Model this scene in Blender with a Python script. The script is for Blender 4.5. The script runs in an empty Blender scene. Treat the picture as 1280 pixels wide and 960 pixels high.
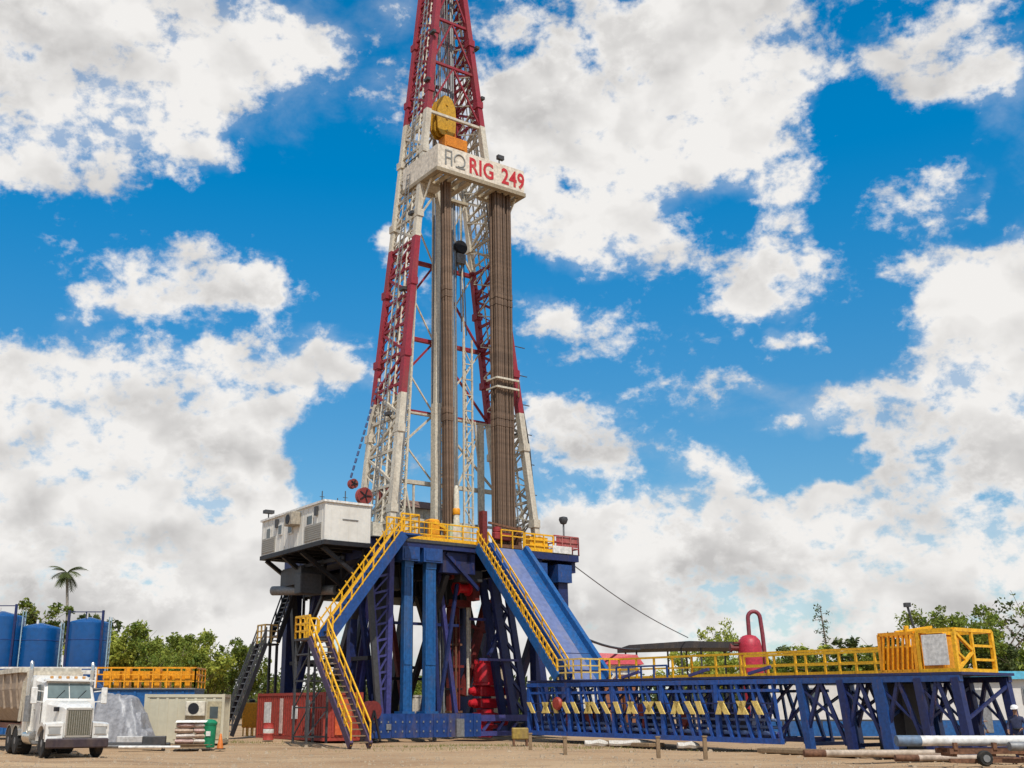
import bpy, math, random
from mathutils import Vector, Matrix, Quaternion
rnd = random.Random(7)
R = math.radians
scene = bpy.context.scene
COL = scene.collection
# ------------------------------------------------------------------ camera
FPX, CX, CY, EYE = 1350.0, 560.0, 480.0, 1.72
PITCH = math.atan(404 / FPX)
cam = bpy.data.cameras.new('camera')
cam.sensor_fit = 'HORIZONTAL'
cam.sensor_width = 36.0
cam.lens = 36.0 * FPX / 1280.0
cam.shift_x = (640 - CX) / 1280.0
cam.clip_end = 6000
co = bpy.data.objects.new('camera', cam)
COL.objects.link(co)
co.location = (0, 0, EYE)
co.rotation_euler = (R(90) + PITCH, 0, 0)
scene.camera = co
# ------------------------------------------------------------------ rig frame: s along the V-door face, t away from it
ANG = R(33.5)
UX, UY = math.cos(ANG), math.sin(ANG)
N = (-4.19, 60.75)
def W(s, t, z=0.0):
    return Vector((N[0] + UX * s - UY * t, N[1] + UY * s + UX * t, z))
# ------------------------------------------------------------------ mesh builder
class MB:
    def __init__(self, org=(0, 0, 0)):
        self.v, self.f, self.m = [], [], []
        self.o = Vector(org)
        self.mi = 0
        self.smooth = False
    def add(self, vs, fs):
        b = len(self.v)
        self.v += [Vector(p) - self.o for p in vs]
        for f in fs:
            self.f.append([b + i for i in f]); self.m.append(self.mi)
        return self
    def box(self, a, b):
        x0, y0, z0 = a; x1, y1, z1 = b
        vs = [(x0, y0, z0), (x1, y0, z0), (x1, y1, z0), (x0, y1, z0), (x0, y0, z1), (x1, y0, z1), (x1, y1, z1), (x0, y1, z1)]
        return self.add(vs, [(3, 2, 1, 0), (4, 5, 6, 7), (0, 1, 5, 4), (1, 2, 6, 5), (2, 3, 7, 6), (3, 0, 4, 7)])
    def cbox(self, c, sz):
        return self.box([c[i] - sz[i] / 2 for i in range(3)], [c[i] + sz[i] / 2 for i in range(3)])
    def bbox(self, a, b, k=0.04):
        """box with bevelled vertical and top edges"""
        x0, y0, z0 = a; x1, y1, z1 = b
        def ring(i, z):
            return [(x0 + i + k, y0 + i, z), (x1 - i - k, y0 + i, z), (x1 - i, y0 + i + k, z), (x1 - i, y1 - i - k, z), (x1 - i - k, y1 - i, z), (x0 + i + k, y1 - i, z), (x0 + i, y1 - i - k, z), (x0 + i, y0 + i + k, z)]
        return self.loft([ring(k * .7, z0), ring(0, z0 + k), ring(0, z1 - k), ring(k * .7, z1)])
    def loft(self, rings, caps=True, closed=True):
        n = len(rings[0]); vs = [p for r in rings for p in r]; fs = []
        for i in range(len(rings) - 1):
            for j in range(n if closed else n - 1):
                k = (j + 1) % n
                fs.append((i * n + j, i * n + k, (i + 1) * n + k, (i + 1) * n + j))
        if caps:
            fs.append(tuple(range(n))[::-1]); fs.append(tuple((len(rings) - 1) * n + j for j in range(n)))
        return self.add(vs, fs)
    def _frame(self, d):
        d = d.normalized()
        up = Vector((0, 0, 1)) if abs(d.z) < .95 else Vector((1, 0, 0))
        x = d.cross(up).normalized(); y = x.cross(d).normalized()
        return x, y
    def bar(self, p, q, w, h=None):
        p, q = Vector(p), Vector(q); h = h or w
        x, y = self._frame(q - p); x = x * w / 2; y = y * h / 2
        return self.loft([[p - x - y, p + x - y, p + x + y, p - x + y], [q - x - y, q + x - y, q + x + y, q - x + y]])
    def tube(self, p, q, r, n=8, r2=None):
        p, q = Vector(p), Vector(q); r2 = r if r2 is None else r2
        x, y = self._frame(q - p)
        A = [(math.cos(2 * math.pi * i / n), math.sin(2 * math.pi * i / n)) for i in range(n)]
        return self.loft([[p + (x * c + y * s) * r for c, s in A], [q + (x * c + y * s) * r2 for c, s in A]])
    def poly(self, pts, r, n=8):
        pts = [Vector(p) for p in pts]; rings = []
        A = [(math.cos(2 * math.pi * i / n), math.sin(2 * math.pi * i / n)) for i in range(n)]
        rr = r if isinstance(r, (list, tuple)) else [r] * len(pts)
        x0 = None
        for i, p in enumerate(pts):
            d = (pts[min(i + 1, len(pts) - 1)] - pts[max(i - 1, 0)]).normalized()
            if x0 is None: x, y = self._frame(d)
            else:
                x = (x0 - d * x0.dot(d)).normalized(); y = x.cross(d) * -1
                y = d.cross(x)
            x0 = x
            y = d.cross(x).normalized()
            rings.append([p + (x * c + y * s) * rr[i] for c, s in A])
        return self.loft(rings)
    def lathe(self, c, prof, n=24, axis='z'):
        """prof = [(r, h)] from low to high, round the axis through c"""
        rings = []
        for r, h in prof:
            ring = []
            for i in range(n):
                a = 2 * math.pi * i / n; u, v = math.cos(a) * r, math.sin(a) * r
                ring.append((c[0] + u, c[1] + v, c[2] + h) if axis == 'z' else ((c[0] + h, c[1] + u, c[2] + v) if axis == 'x' else (c[0] + v, c[1] + h, c[2] + u)))
            rings.append(ring)
        return self.loft(rings)
    def build(self, name, mat, parent=None, smooth=False, loc=None):
        me = bpy.data.meshes.new(name)
        me.from_pydata([tuple(p) for p in self.v], [], self.f)
        mats = mat if isinstance(mat, (list, tuple)) else [mat]
        for m in mats: me.materials.append(m)
        if len(mats) > 1: me.polygons.foreach_set('material_index', self.m)
        me.update()
        if smooth:
            me.polygons.foreach_set('use_smooth', [True] * len(me.polygons))
            try: me.set_sharp_from_angle(angle=R(38))
            except Exception: pass
        o = bpy.data.objects.new(name, me); COL.objects.link(o)
        if parent is not None: o.parent = parent
        if loc is not None: o.location = loc
        return o
def tag(o, label=None, cat=None, group=None, kind=None):
    if label: o['label'] = label
    if cat: o['category'] = cat
    if group: o['group'] = group
    if kind: o['kind'] = kind
    return o
def thing(name, label, cat, loc=(0, 0, 0), rz=0.0, group=None):
    o = bpy.data.objects.new(name, None); COL.objects.link(o)
    o.empty_display_size = .2
    o.location = loc; o.rotation_euler = (0, 0, rz)
    return tag(o, label, cat, group)
def rig_thing(name, label, cat, base, group=None):
    """a thing whose parts are given in rig coordinates (s, t, z); returns (empty, builder factory)"""
    o = thing(name, label, cat, W(*base), ANG, group)
    return o, (lambda: MB(base))
def copy_thing(o, loc, rz=None, label=None, group=None, scale=None):
    c = o.copy(); COL.objects.link(c); c.location = loc
    if rz is not None: c.rotation_euler = (0, 0, rz)
    if scale: c.scale = scale
    if label: c['label'] = label
    if group: c['group'] = group
    for ch in list(o.children):
        d = ch.copy(); COL.objects.link(d); d.parent = c
        for g in list(ch.children):
            e = g.copy(); COL.objects.link(e); e.parent = d
    return c
# ------------------------------------------------------------------ materials
MATS = {}
def paint(name, rgb, rough=.5, dirt=.35, dirt_rgb=(.16, .11, .07), scale=1.5, metal=0.0, bump=.15, var=.25, coat=0.0, spec=.4, rust=0.0, vary=0.0):
    if name in MATS: return MATS[name]
    m = bpy.data.materials.new(name); m.use_nodes = True
    nt = m.node_tree; nd, lk = nt.nodes, nt.links
    b = nd['Principled BSDF']
    tc = nd.new('ShaderNodeTexCoord')
    n1 = nd.new('ShaderNodeTexNoise'); n1.inputs['Scale'].default_value = scale; n1.inputs['Detail'].default_value = 8; n1.inputs['Roughness'].default_value = .65
    n2 = nd.new('ShaderNodeTexNoise'); n2.inputs['Scale'].default_value = scale * 5.3; n2.inputs['Detail'].default_value = 6
    mp = nd.new('ShaderNodeMapping'); mp.inputs['Scale'].default_value = (1, 1, .35)
    lk.new(tc.outputs['Object'], mp.inputs['Vector'])
    lk.new(mp.outputs['Vector'], n1.inputs['Vector']); lk.new(tc.outputs['Object'], n2.inputs['Vector'])
    r1 = nd.new('ShaderNodeMapRange'); r1.inputs['From Min'].default_value = .5; r1.inputs['From Max'].default_value = .72; r1.inputs['To Max'].default_value = dirt
    lk.new(n1.outputs['Fac'], r1.inputs['Value'])
    r2 = nd.new('ShaderNodeMapRange'); r2.inputs['From Min'].default_value = .3; r2.inputs['From Max'].default_value = .7
    r2.inputs['To Min'].default_value = 1 - var; r2.inputs['To Max'].default_value = 1 + var
    lk.new(n2.outputs['Fac'], r2.inputs['Value'])
    mul = nd.new('ShaderNodeVectorMath'); mul.operation = 'SCALE'; mul.inputs[0].default_value = rgb
    lk.new(r2.outputs['Result'], mul.inputs['Scale'])
    mx = nd.new('ShaderNodeMix'); mx.data_type = 'RGBA'
    lk.new(r1.outputs['Result'], mx.inputs['Factor']); lk.new(mul.outputs['Vector'], mx.inputs['A']); mx.inputs['B'].default_value = (*dirt_rgb, 1)
    col = mx.outputs['Result']
    if rust:                                            # chips and runs of rust
        n3 = nd.new('ShaderNodeTexNoise'); n3.inputs['Scale'].default_value = scale * 2.6; n3.inputs['Detail'].default_value = 9; n3.inputs['Roughness'].default_value = .7
        m3 = nd.new('ShaderNodeMapping'); m3.inputs['Scale'].default_value = (1.6, 1.6, .3); m3.inputs['Location'].default_value = (3, 7, 1)
        lk.new(tc.outputs['Object'], m3.inputs['Vector']); lk.new(m3.outputs['Vector'], n3.inputs['Vector'])
        r3 = nd.new('ShaderNodeMapRange'); r3.inputs['From Min'].default_value = .58; r3.inputs['From Max'].default_value = .68; r3.inputs['To Max'].default_value = rust
        lk.new(n3.outputs['Fac'], r3.inputs['Value'])
        x3 = nd.new('ShaderNodeMix'); x3.data_type = 'RGBA'; lk.new(r3.outputs['Result'], x3.inputs['Factor']); lk.new(col, x3.inputs['A']); x3.inputs['B'].default_value = (.13, .06, .03, 1)
        col = x3.outputs['Result']
    if vary:                                            # each piece weathered a little differently
        oi = nd.new('ShaderNodeObjectInfo'); vr = nd.new('ShaderNodeMapRange'); vr.inputs['To Min'].default_value = 1 - vary; vr.inputs['To Max'].default_value = 1 + vary; lk.new(oi.outputs['Random'], vr.inputs['Value'])
        hv = nd.new('ShaderNodeHueSaturation'); lk.new(vr.outputs['Result'], hv.inputs['Value']); lk.new(col, hv.inputs['Color']); col = hv.outputs['Color']
    lk.new(col, b.inputs['Base Color'])
    rr = nd.new('ShaderNodeMapRange'); rr.inputs['To Min'].default_value = max(.05, rough - .15); rr.inputs['To Max'].default_value = min(1, rough + .2)
    lk.new(n1.outputs['Fac'], rr.inputs['Value']); lk.new(rr.outputs['Result'], b.inputs['Roughness'])
    b.inputs['Metallic'].default_value = metal
    b.inputs['Specular IOR Level'].default_value = spec
    b.inputs['Coat Weight'].default_value = coat
    if bump:
        bp = nd.new('ShaderNodeBump'); bp.inputs['Strength'].default_value = bump; bp.inputs['Distance'].default_value = .02
        lk.new(n2.outputs['Fac'], bp.inputs['Height']); lk.new(bp.outputs['Normal'], b.inputs['Normal'])
    MATS[name] = m
    return m
def banded(name, bands, rgbs, base_z):
    """paint whose colour changes at fixed heights (the mast's red and white bands)"""
    m = paint(name, (1, 1, 1), .55, .42, (.14, .09, .06), 1.2, var=.18, rust=.55)
    nt = m.node_tree; nd, lk = nt.nodes, nt.links
    tc = [n for n in nd if n.type == 'TEX_COORD'][0]
    sp = nd.new('ShaderNodeSeparateXYZ'); lk.new(tc.outputs['Object'], sp.inputs[0])
    prev = None
    for i, rgb in enumerate(rgbs):
        if prev is None:
            c = nd.new('ShaderNodeRGB'); c.outputs[0].default_value = (*rgb, 1); prev = c.outputs[0]; continue
        g = nd.new('ShaderNodeMath'); g.operation = 'GREATER_THAN'; g.inputs[1].default_value = bands[i - 1] - base_z
        lk.new(sp.outputs['Z'], g.inputs[0])
        x = nd.new('ShaderNodeMix'); x.data_type = 'RGBA'; lk.new(g.outputs[0], x.inputs['Factor']); lk.new(prev, x.inputs['A']); x.inputs['B'].default_value = (*rgb, 1)
        prev = x.outputs['Result']
    sc = [n for n in nd if n.type == 'VECT_MATH'][0]
    lk.new(prev, sc.inputs[0])
    return m
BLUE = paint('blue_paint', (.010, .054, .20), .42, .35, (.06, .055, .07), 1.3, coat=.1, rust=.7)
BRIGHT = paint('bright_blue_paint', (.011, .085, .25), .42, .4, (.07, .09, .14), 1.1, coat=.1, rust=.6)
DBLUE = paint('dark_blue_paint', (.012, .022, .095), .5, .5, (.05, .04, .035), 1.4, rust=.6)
PURPLE = paint('faded_blue_paint', (.045, .045, .17), .5, .5, (.06, .05, .05), 1.4, rust=.6)
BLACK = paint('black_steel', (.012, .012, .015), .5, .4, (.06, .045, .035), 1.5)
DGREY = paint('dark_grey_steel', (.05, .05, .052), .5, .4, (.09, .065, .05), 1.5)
GREY = paint('grey_steel', (.22, .22, .22), .5, .4, (.12, .08, .05), 1.5, metal=.3)
YELLOW = paint('safety_yellow_paint', (.78, .40, .012), .45, .3, (.25, .13, .03), 2.0, rust=.5)
ORANGE = paint('orange_yellow_paint', (.74, .30, .010), .45, .35, (.25, .1, .02), 2.0, rust=.5)
WHITE = paint('white_paint', (.68, .65, .60), .45, .35, (.3, .25, .18), 1.2)
CLEANW = paint('truck_white_paint', (.70, .67, .62), .3, .4, (.34, .26, .17), 1.6, coat=.4, var=.09, bump=.05)
CREAM = paint('cream_paint', (.60, .54, .43), .5, .45, (.22, .16, .1), 1.4, rust=.4)
BEIGE = paint('beige_paint', (.46, .40, .29), .55, .4, (.2, .15, .1), 1.1)
RED = paint('red_paint', (.50, .012, .022), .42, .3, (.13, .02, .02), 1.6, coat=.1)
DRED = paint('dark_red_paint', (.16, .022, .018), .55, .5, (.06, .03, .025), 1.4)
ORED = paint('container_red_paint', (.32, .045, .03), .5, .4, (.16, .06, .04), 1.1)
RUST = paint('rusty_steel', (.16, .075, .04), .8, .6, (.07, .03, .02), 2.2, var=.4)
PIPEB = paint('brown_drill_pipe_steel', (.15, .095, .062), .6, .5, (.07, .05, .04), .8, metal=.3, vary=.38)
GREEN = paint('green_plastic', (.008, .19, .085), .4, .15, (.03, .1, .05), 1.5)
PALEG = paint('pale_green_paint', (.42, .47, .30), .5, .35, (.25, .2, .1), 1.5)
TYRE = paint('tyre_rubber', (.018, .017, .016), .85, .6, (.14, .10, .065), 3)
CHROME = paint('polished_metal', (.62, .60, .56), .2, .2, (.3, .25, .2), 2, metal=.9, var=.05, bump=.02)
TEAL = paint('teal_roof_paint', (.05, .30, .42), .5, .3, (.15, .18, .18), 1.2)
WOOD = paint('weathered_timber', (.24, .16, .09), .85, .5, (.1, .07, .04), 2.5)
def glass(name, rgb=(.05, .07, .075)):
    if name in MATS: return MATS[name]
    m = bpy.data.materials.new(name); m.use_nodes = True
    nt = m.node_tree; b = nt.nodes['Principled BSDF']
    tc = nt.nodes.new('ShaderNodeTexCoord'); n = nt.nodes.new('ShaderNodeTexNoise'); n.inputs['Scale'].default_value = 2.5
    mx = nt.nodes.new('ShaderNodeMix'); mx.data_type = 'RGBA'
    mx.inputs['A'].default_value = (rgb[0] * .6, rgb[1] * .6, rgb[2] * .6, 1); mx.inputs['B'].default_value = (rgb[0] * 1.5, rgb[1] * 1.5, rgb[2] * 1.5, 1)
    nt.links.new(tc.outputs['Object'], n.inputs['Vector']); nt.links.new(n.outputs['Fac'], mx.inputs['Factor']); nt.links.new(mx.outputs['Result'], b.inputs['Base Color'])
    b.inputs['Roughness'].default_value = .08; b.inputs['Specular IOR Level'].default_value = .6
    MATS[name] = m
    return m
GLASS = glass('window_glass')
# ------------------------------------------------------------------ shared builders
def rail(mb, pts, h=1.05, r=.035, step=1.4, mids=1, toe=False):
    """handrail along a polyline: posts, top rail, mid rails"""
    pts = [Vector(p) for p in pts]
    up = Vector((0, 0, 1))
    for a, b in zip(pts[:-1], pts[1:]):
        L = (b - a).length; n = max(1, round(L / step))
        for i in range(n + 1):
            p = a.lerp(b, i / n); mb.bar(p, p + up * h, r * 1.8)
        mb.bar(a + up * h, b + up * h, r * 2)
        for k in range(mids):
            z = h * (k + 1) / (mids + 1); mb.bar(a + up * z, b + up * z, r * 1.6)
        if toe: mb.bar(a + up * .1, b + up * .1, .03, .2)
def lattice(mb, a0, a1, b0, b1, n, w, cross=False, rungs=True):
    """zigzag bracing between chord a0-a1 and chord b0-b1"""
    a0, a1, b0, b1 = map(Vector, (a0, a1, b0, b1))
    for i in range(n):
        p, q = a0.lerp(a1, i / n), b0.lerp(b1, (i + 1) / n)
        p2, q2 = b0.lerp(b1, i / n), a0.lerp(a1, (i + 1) / n)
        if cross or i % 2 == 0: mb.bar(p, q, w)
        if cross or i % 2 == 1: mb.bar(p2, q2, w)
        if rungs: mb.bar(q2, q, w)
def stairs(o, mk, top, bot, wdir, width, m_str, m_tread, m_rail, sw=.09, sh=.34, steps=16, rh=1.0, rails=(0, 1), label_rail=None):
    """a straight flight from top to bot (centre line), wdir = unit vector across"""
    top, bot, wd = Vector(top), Vector(bot), Vector(wdir)
    for s in (-1, 1):
        mb = mk(); off = wd * s * width / 2
        mb.bar(top + off, bot + off, sw, sh); mb.build('stringer', m_str, o)
    mb = mk()
    run = (bot - top); flat = Vector((run.x, run.y, 0)).normalized()
    for i in range(steps):
        c = top.lerp(bot, (i + .5) / steps)
        mb.bar(c - wd * (width / 2 - .05), c + wd * (width / 2 - .05), .26, .05)
    mb.build('treads', m_tread, o)
    for k in rails:
        off = wd * (-1, 1)[k] * width / 2
        mb = mk(); rail(mb, [top + off, bot + off], rh, .035, 1.1, 1); mb.build('handrail', m_rail, o)
# ------------------------------------------------------------------ sky, clouds, sun
SUN_AZ, SUN_EL = 167.0, 55.0          # degrees from +Y towards +X, height
BANKS = [  # cloud banks: azimuth, elevation, half width, half height (degrees), tilt, weight
    (-23.0, 31.4, 7.9, 4.7, 0, 1), (-19.3, 32.8, 9.7, 3.3, 0, 1), (-12.5, 33.7, 5.7, 2.1, 0, 0.75), (-22.9, 27.2, 4.6, 2.3, 0, 0.95), (-17.2, 30.0, 5.0, 2.3, -20, 0.85), (-14.2, 29.0, 2.0, 0.9, -30, 0.4),
    (-8.7, 33.2, 2.9, 1.2, 0, 0.6), (-19.5, 27.0, 2.6, 1.2, -30, 0.5), (-14.6, 22.1, 5.3, 2.2, 0, 0.72), (-18.0, 20.0, 4.0, 1.2, 0, 0.72), (-10.8, 21.0, 2.7, 1.0, 0, 0.5), (-21.7, 18.9, 1.8, 0.6, 0, 0.4),
    (-23.1, 20.7, 2.8, 2.3, 0, -0.6), (-15.8, 18.7, 6.9, 0.4, 0, -0.3), (-6.3, 21.6, 2.7, 2.5, 0, -0.5), (-6.5, 26.2, 5.1, 2.4, 0, -0.6), (-12.0, 25.8, 7.3, 1.6, 0, -0.5), (-22.1, 24.2, 5.0, 1.2, 0, -0.4),
    (-10.8, 20.8, 2.0, 1.2, 0, 0.55), (-13.0, 21.6, 2.6, 1.2, 0, 0.5), (-19.2, 12.0, 8.1, 5.0, 0, 1.2), (-20.3, 15.3, 4.2, 2.8, 0, 1.1), (-13.6, 12.5, 5.0, 4.1, 0, 1.1), (-16.2, 8.7, 9.8, 4.4, 0, 1.2),
    (-9.9, 9.1, 3.1, 2.3, 0, 1), (-11.9, 17.6, 5.2, 1.2, -8, 0.8), (-6.6, 16.3, 3.5, 1.3, -5, 0.8), (-6.7, 18.7, 3.1, 1.1, 0, 0.5), (-8.3, 14.8, 2.6, 0.8, 0, 0.5), (-22.0, 10.0, 4.6, 5.1, 0, 1),
    (-8.2, 13.8, 3.0, 0.6, 0, 0.45), (-17.7, 4.3, 13.6, 2.3, 0, 1.3), (-9.5, 5.7, 4.9, 2.0, 0, 1), (-5.4, 3.3, 10.7, 2.0, 0, 1), (-3.4, 24.3, 1.4, 1.1, 0, 1.0), (-3.4, 31.2, 2.0, 1.5, 0, 0.5),
    (-3.7, 35.2, 2.0, 0.8, 0, 0.45), (-0.7, 33.9, 2.4, 2.3, 0, 0.3), (1.9, 27.5, 3.3, 3.6, 0, 0.9), (6.2, 30.3, 6.1, 3.1, 0, 1), (11.4, 30.7, 6.8, 4.0, 0, 1.0), (15.4, 24.5, 2.6, 1.6, 0, -0.3),
    (3.7, 23.0, 3.2, 1.3, 0, -0.3), (15.6, 31.8, 5.7, 4.1, 0, 1.1), (18.3, 27.9, 4.4, 2.7, -15, 0.95), (6.5, 25.4, 5.0, 2.5, -15, 0.95), (9.6, 24.0, 3.3, 2.1, 0, 0.8), (14.5, 35.0, 8.9, 1.3, 0, 0.7),
    (3.9, 32.7, 2.9, 2.3, 0, 0.7), (2.0, 35.8, 2.0, 1.1, 0, 0.5), (20.6, 32.2, 2.4, 1.8, 0, 0.6), (23.0, 29.9, 1.4, 2.2, -20, -0.5), (14.3, 27.0, 3.1, 1.6, 0, 0.6), (6.9, 35.5, 3.4, 0.8, 0, 0.3),
    (6.9, 28.0, 1.9, 0.7, -10, -1.0), (9.2, 33.0, 1.4, 1.7, 20, -0.8), (28.0, 29.4, 3.0, 1.2, 5, 0.9), (30.1, 28.0, 1.8, 1.6, 0, 0.7), (25.2, 31.7, 2.4, 1.4, 0, 0.55), (28.4, 31.9, 3.1, 0.9, 0, 0.5),
    (17.7, 22.0, 2.5, 1.8, 40, 0.5), (20.0, 21.5, 1.8, 1.2, 0, 0.5), (16.2, 20.8, 1.7, 1.2, 0, 0.45), (18.9, 23.1, 0.7, 1.2, 30, -0.25), (16.3, 20.5, 1.5, 1.3, 0, 0.58), (20.0, 23.4, 1.2, 0.8, 0, 0.4),
    (18.8, 18.4, 2.0, 0.5, 8, 0.45), (25.6, 23.7, 3.0, 1.7, 30, 0.42), (24.3, 22.5, 1.7, 0.7, 10, 0.38), (29.2, 23.7, 0.4, 1.3, -20, 0.3), (28.9, 22.7, 2.5, 0.9, 20, -0.5), (28.7, 19.3, 3.4, 2.2, 20, 1.0),
    (26.3, 14.6, 4.8, 3.3, 10, 1.2), (21.3, 17.2, 3.4, 1.8, 20, -0.5), (23.4, 24.4, 2.4, 4.6, 0, -0.25), (24.2, 27.8, 4.7, 1.9, 0, -0.6), (28.7, 16.6, 3.7, 5.6, 0, 1.2), (21.7, 13.7, 2.8, 1.5, 0, 0.85),
    (25.2, 20.4, 2.2, 0.8, 12, 0.7), (17.2, 15.8, 4.7, 0.6, -10, 0.6), (24.3, 10.6, 4.8, 2.1, 15, 1), (21.2, 8.9, 4.0, 2.2, 0, 1), (18.0, 7.0, 4.8, 2.0, 0, 1), (19.0, 14.2, 2.3, 0.8, 0, 0.4),
    (6.5, 19.7, 3.5, 1.0, -12, 0.8), (7.6, 13.8, 2.8, 1.6, -15, 0.72), (13.2, 12.5, 2.6, 0.9, -12, 0.7), (6.1, 15.3, 3.9, 1.0, 5, 0.6), (4.0, 16.6, 1.8, 1.3, 0, 0.3), (13.0, 15.6, 2.9, 0.8, -20, 0.45),
    (5.2, 13.2, 2.6, 1.1, -20, 0.4), (18.2, 18.5, 1.6, 0.4, 0, 0.3), (12.6, 8.6, 4.8, 2.5, 0, 1), (8.0, 9.0, 3.9, 2.1, 0, 0.95), (15.3, 9.8, 1.7, 1.6, 0, 1), (5.9, 7.4, 3.7, 2.5, 0, 0.9),
    (9.9, 5.5, 6.3, 2.4, 0, 1), (17.7, 4.3, 9.9, 2.1, 0, 1.1), (23.7, 5.5, 5.7, 2.8, 0, 1.1), (13.8, 3.2, 15.0, 1.8, 0, 1.5), (28.1, 7.8, 2.9, 2.2, 0, 1), (5.8, 3.3, 8.8, 2.0, 0, 1),
    (0.0, 6.6, 6.3, 2.9, 0, 0.6), (3.4, 11.1, 2.6, 1.3, 0, 0.3), (18.4, 11.4, 3.1, 1.0, 15, -0.7), (18.5, 12.6, 1.9, 1.0, 0, -0.6), (-6.2, 11.9, 2.1, 2.9, 0, -0.7), (27.2, 9.9, 1.7, 0.7, 20, -0.5),
    (-13.6, 6.6, 2.4, 0.6, 0, -0.25),
]

def make_world():
    w = bpy.data.worlds.new('World'); scene.world = w; w.use_nodes = True
    nt = w.node_tree; nd, lk = nt.nodes, nt.links
    for n in list(nd): nd.remove(n)
    def math_(op, a, b=None, c=None, clamp=False):
        n = nd.new('ShaderNodeMath'); n.operation = op; n.use_clamp = clamp
        for i, v in enumerate((a, b, c)):
            if v is None: continue
            if isinstance(v, (int, float)): n.inputs[i].default_value = v
            else: lk.new(v, n.inputs[i])
        return n.outputs[0]
    def rng(v, a, b, lo=0.0, hi=1.0, smooth=True):
        n = nd.new('ShaderNodeMapRange'); n.interpolation_type = 'SMOOTHSTEP' if smooth else 'LINEAR'
        for k, x in (('From Min', a), ('From Max', b), ('To Min', lo), ('To Max', hi)): n.inputs[k].default_value = x
        lk.new(v, n.inputs['Value']); return n.outputs['Result']
    tc = nd.new('ShaderNodeTexCoord'); D = tc.outputs['Generated']
    sp = nd.new('ShaderNodeSeparateXYZ'); lk.new(D, sp.inputs[0])
    az = math_('MULTIPLY', math_('ARCTAN2', sp.outputs['X'], sp.outputs['Y']), 180 / math.pi)
    el = math_('MULTIPLY', math_('ARCSINE', sp.outputs['Z']), 180 / math.pi)
    # noise space: the sky direction, flattened vertically a little
    def noise(scale, detail, rough, off=(0, 0, 0), dist=0.0, lac=2.0, stretch=1.35):
        mp = nd.new('ShaderNodeMapping'); mp.inputs['Scale'].default_value = (1, 1, stretch); mp.inputs['Location'].default_value = off
        lk.new(D, mp.inputs['Vector'])
        n = nd.new('ShaderNodeTexNoise'); n.inputs['Scale'].default_value = scale; n.inputs['Detail'].default_value = detail
        n.inputs['Roughness'].default_value = rough; n.inputs['Distortion'].default_value = dist; n.inputs['Lacunarity'].default_value = lac
        lk.new(mp.outputs['Vector'], n.inputs['Vector']); return n.outputs['Fac']
    # bank mask, edges warped so the ellipses never show
    wn = nd.new('ShaderNodeTexNoise'); wn.inputs['Scale'].default_value = 9; wn.inputs['Detail'].default_value = 5; wn.inputs['Roughness'].default_value = .55; lk.new(D, wn.inputs['Vector'])
    ws = nd.new('ShaderNodeVectorMath'); ws.operation = 'SUBTRACT'; lk.new(wn.outputs['Color'], ws.inputs[0]); ws.inputs[1].default_value = (.5, .5, .5)
    wm = nd.new('ShaderNodeVectorMath'); wm.operation = 'SCALE'; lk.new(ws.outputs[0], wm.inputs[0]); wm.inputs['Scale'].default_value = 6.0
    cb = nd.new('ShaderNodeCombineXYZ'); lk.new(az, cb.inputs[0]); lk.new(el, cb.inputs[1])
    wa = nd.new('ShaderNodeVectorMath'); wa.operation = 'ADD'; lk.new(cb.outputs[0], wa.inputs[0]); lk.new(wm.outputs[0], wa.inputs[1])
    acc = None
    for a, e, ra, rb, rot, wt in BANKS:
        mp = nd.new('ShaderNodeMapping'); mp.vector_type = 'TEXTURE'
        mp.inputs['Location'].default_value = (a, e, 0); mp.inputs['Rotation'].default_value = (0, 0, R(rot)); mp.inputs['Scale'].default_value = (ra * 1.45, rb * 1.45, 1e6)
        lk.new(wa.outputs[0], mp.inputs['Vector'])
        g = nd.new('ShaderNodeTexGradient'); g.gradient_type = 'SPHERICAL'; lk.new(mp.outputs['Vector'], g.inputs['Vector'])
        acc = math_('MULTIPLY', g.outputs['Fac'], wt) if acc is None else math_('MULTIPLY_ADD', g.outputs['Fac'], wt, acc)
    # the rest of the sky, out of the picture, gets scattered cloud of its own
    aaz = math_('ABSOLUTE', az)
    acc = math_('ADD', acc, rng(el, 2.5, 10, 1.2, 0))
    rest = math_('MAXIMUM', rng(aaz, 33, 50), rng(el, 40, 52))
    mask = math_('MULTIPLY_ADD', rest, math_('MULTIPLY', noise(2.2, 2, .5), .9), acc)
    mask = math_('MULTIPLY', math_('MINIMUM', mask, .90), .84)
    f1 = noise(8.5, 9, .62, dist=.25)
    f2 = noise(24, 7, .62, off=(3, 1, 2), dist=.3)
    f3 = noise(70, 4, .6, off=(7, 4, 1))
    fb = math_('ADD', math_('MULTIPLY', math_('SUBTRACT', f1, .5), 1.9), math_('MULTIPLY_ADD', math_('SUBTRACT', f2, .5), 1.5, math_('MULTIPLY', math_('SUBTRACT', f3, .5), .9)))
    raw = math_('ADD', mask, fb)
    dens = rng(raw, .08, .70)
    veil = rng(math_('MULTIPLY_ADD', acc, .75, math_('ADD', math_('MULTIPLY', math_('SUBTRACT', noise(6, 7, .6, off=(9, 2, 4), dist=.6), .5), 1.7), math_('MULTIPLY', math_('SUBTRACT', f2, .5), .7))), .05, 1.0, 0, .40)
    dens = math_('MAXIMUM', math_('POWER', dens, 1.25), veil)
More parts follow.
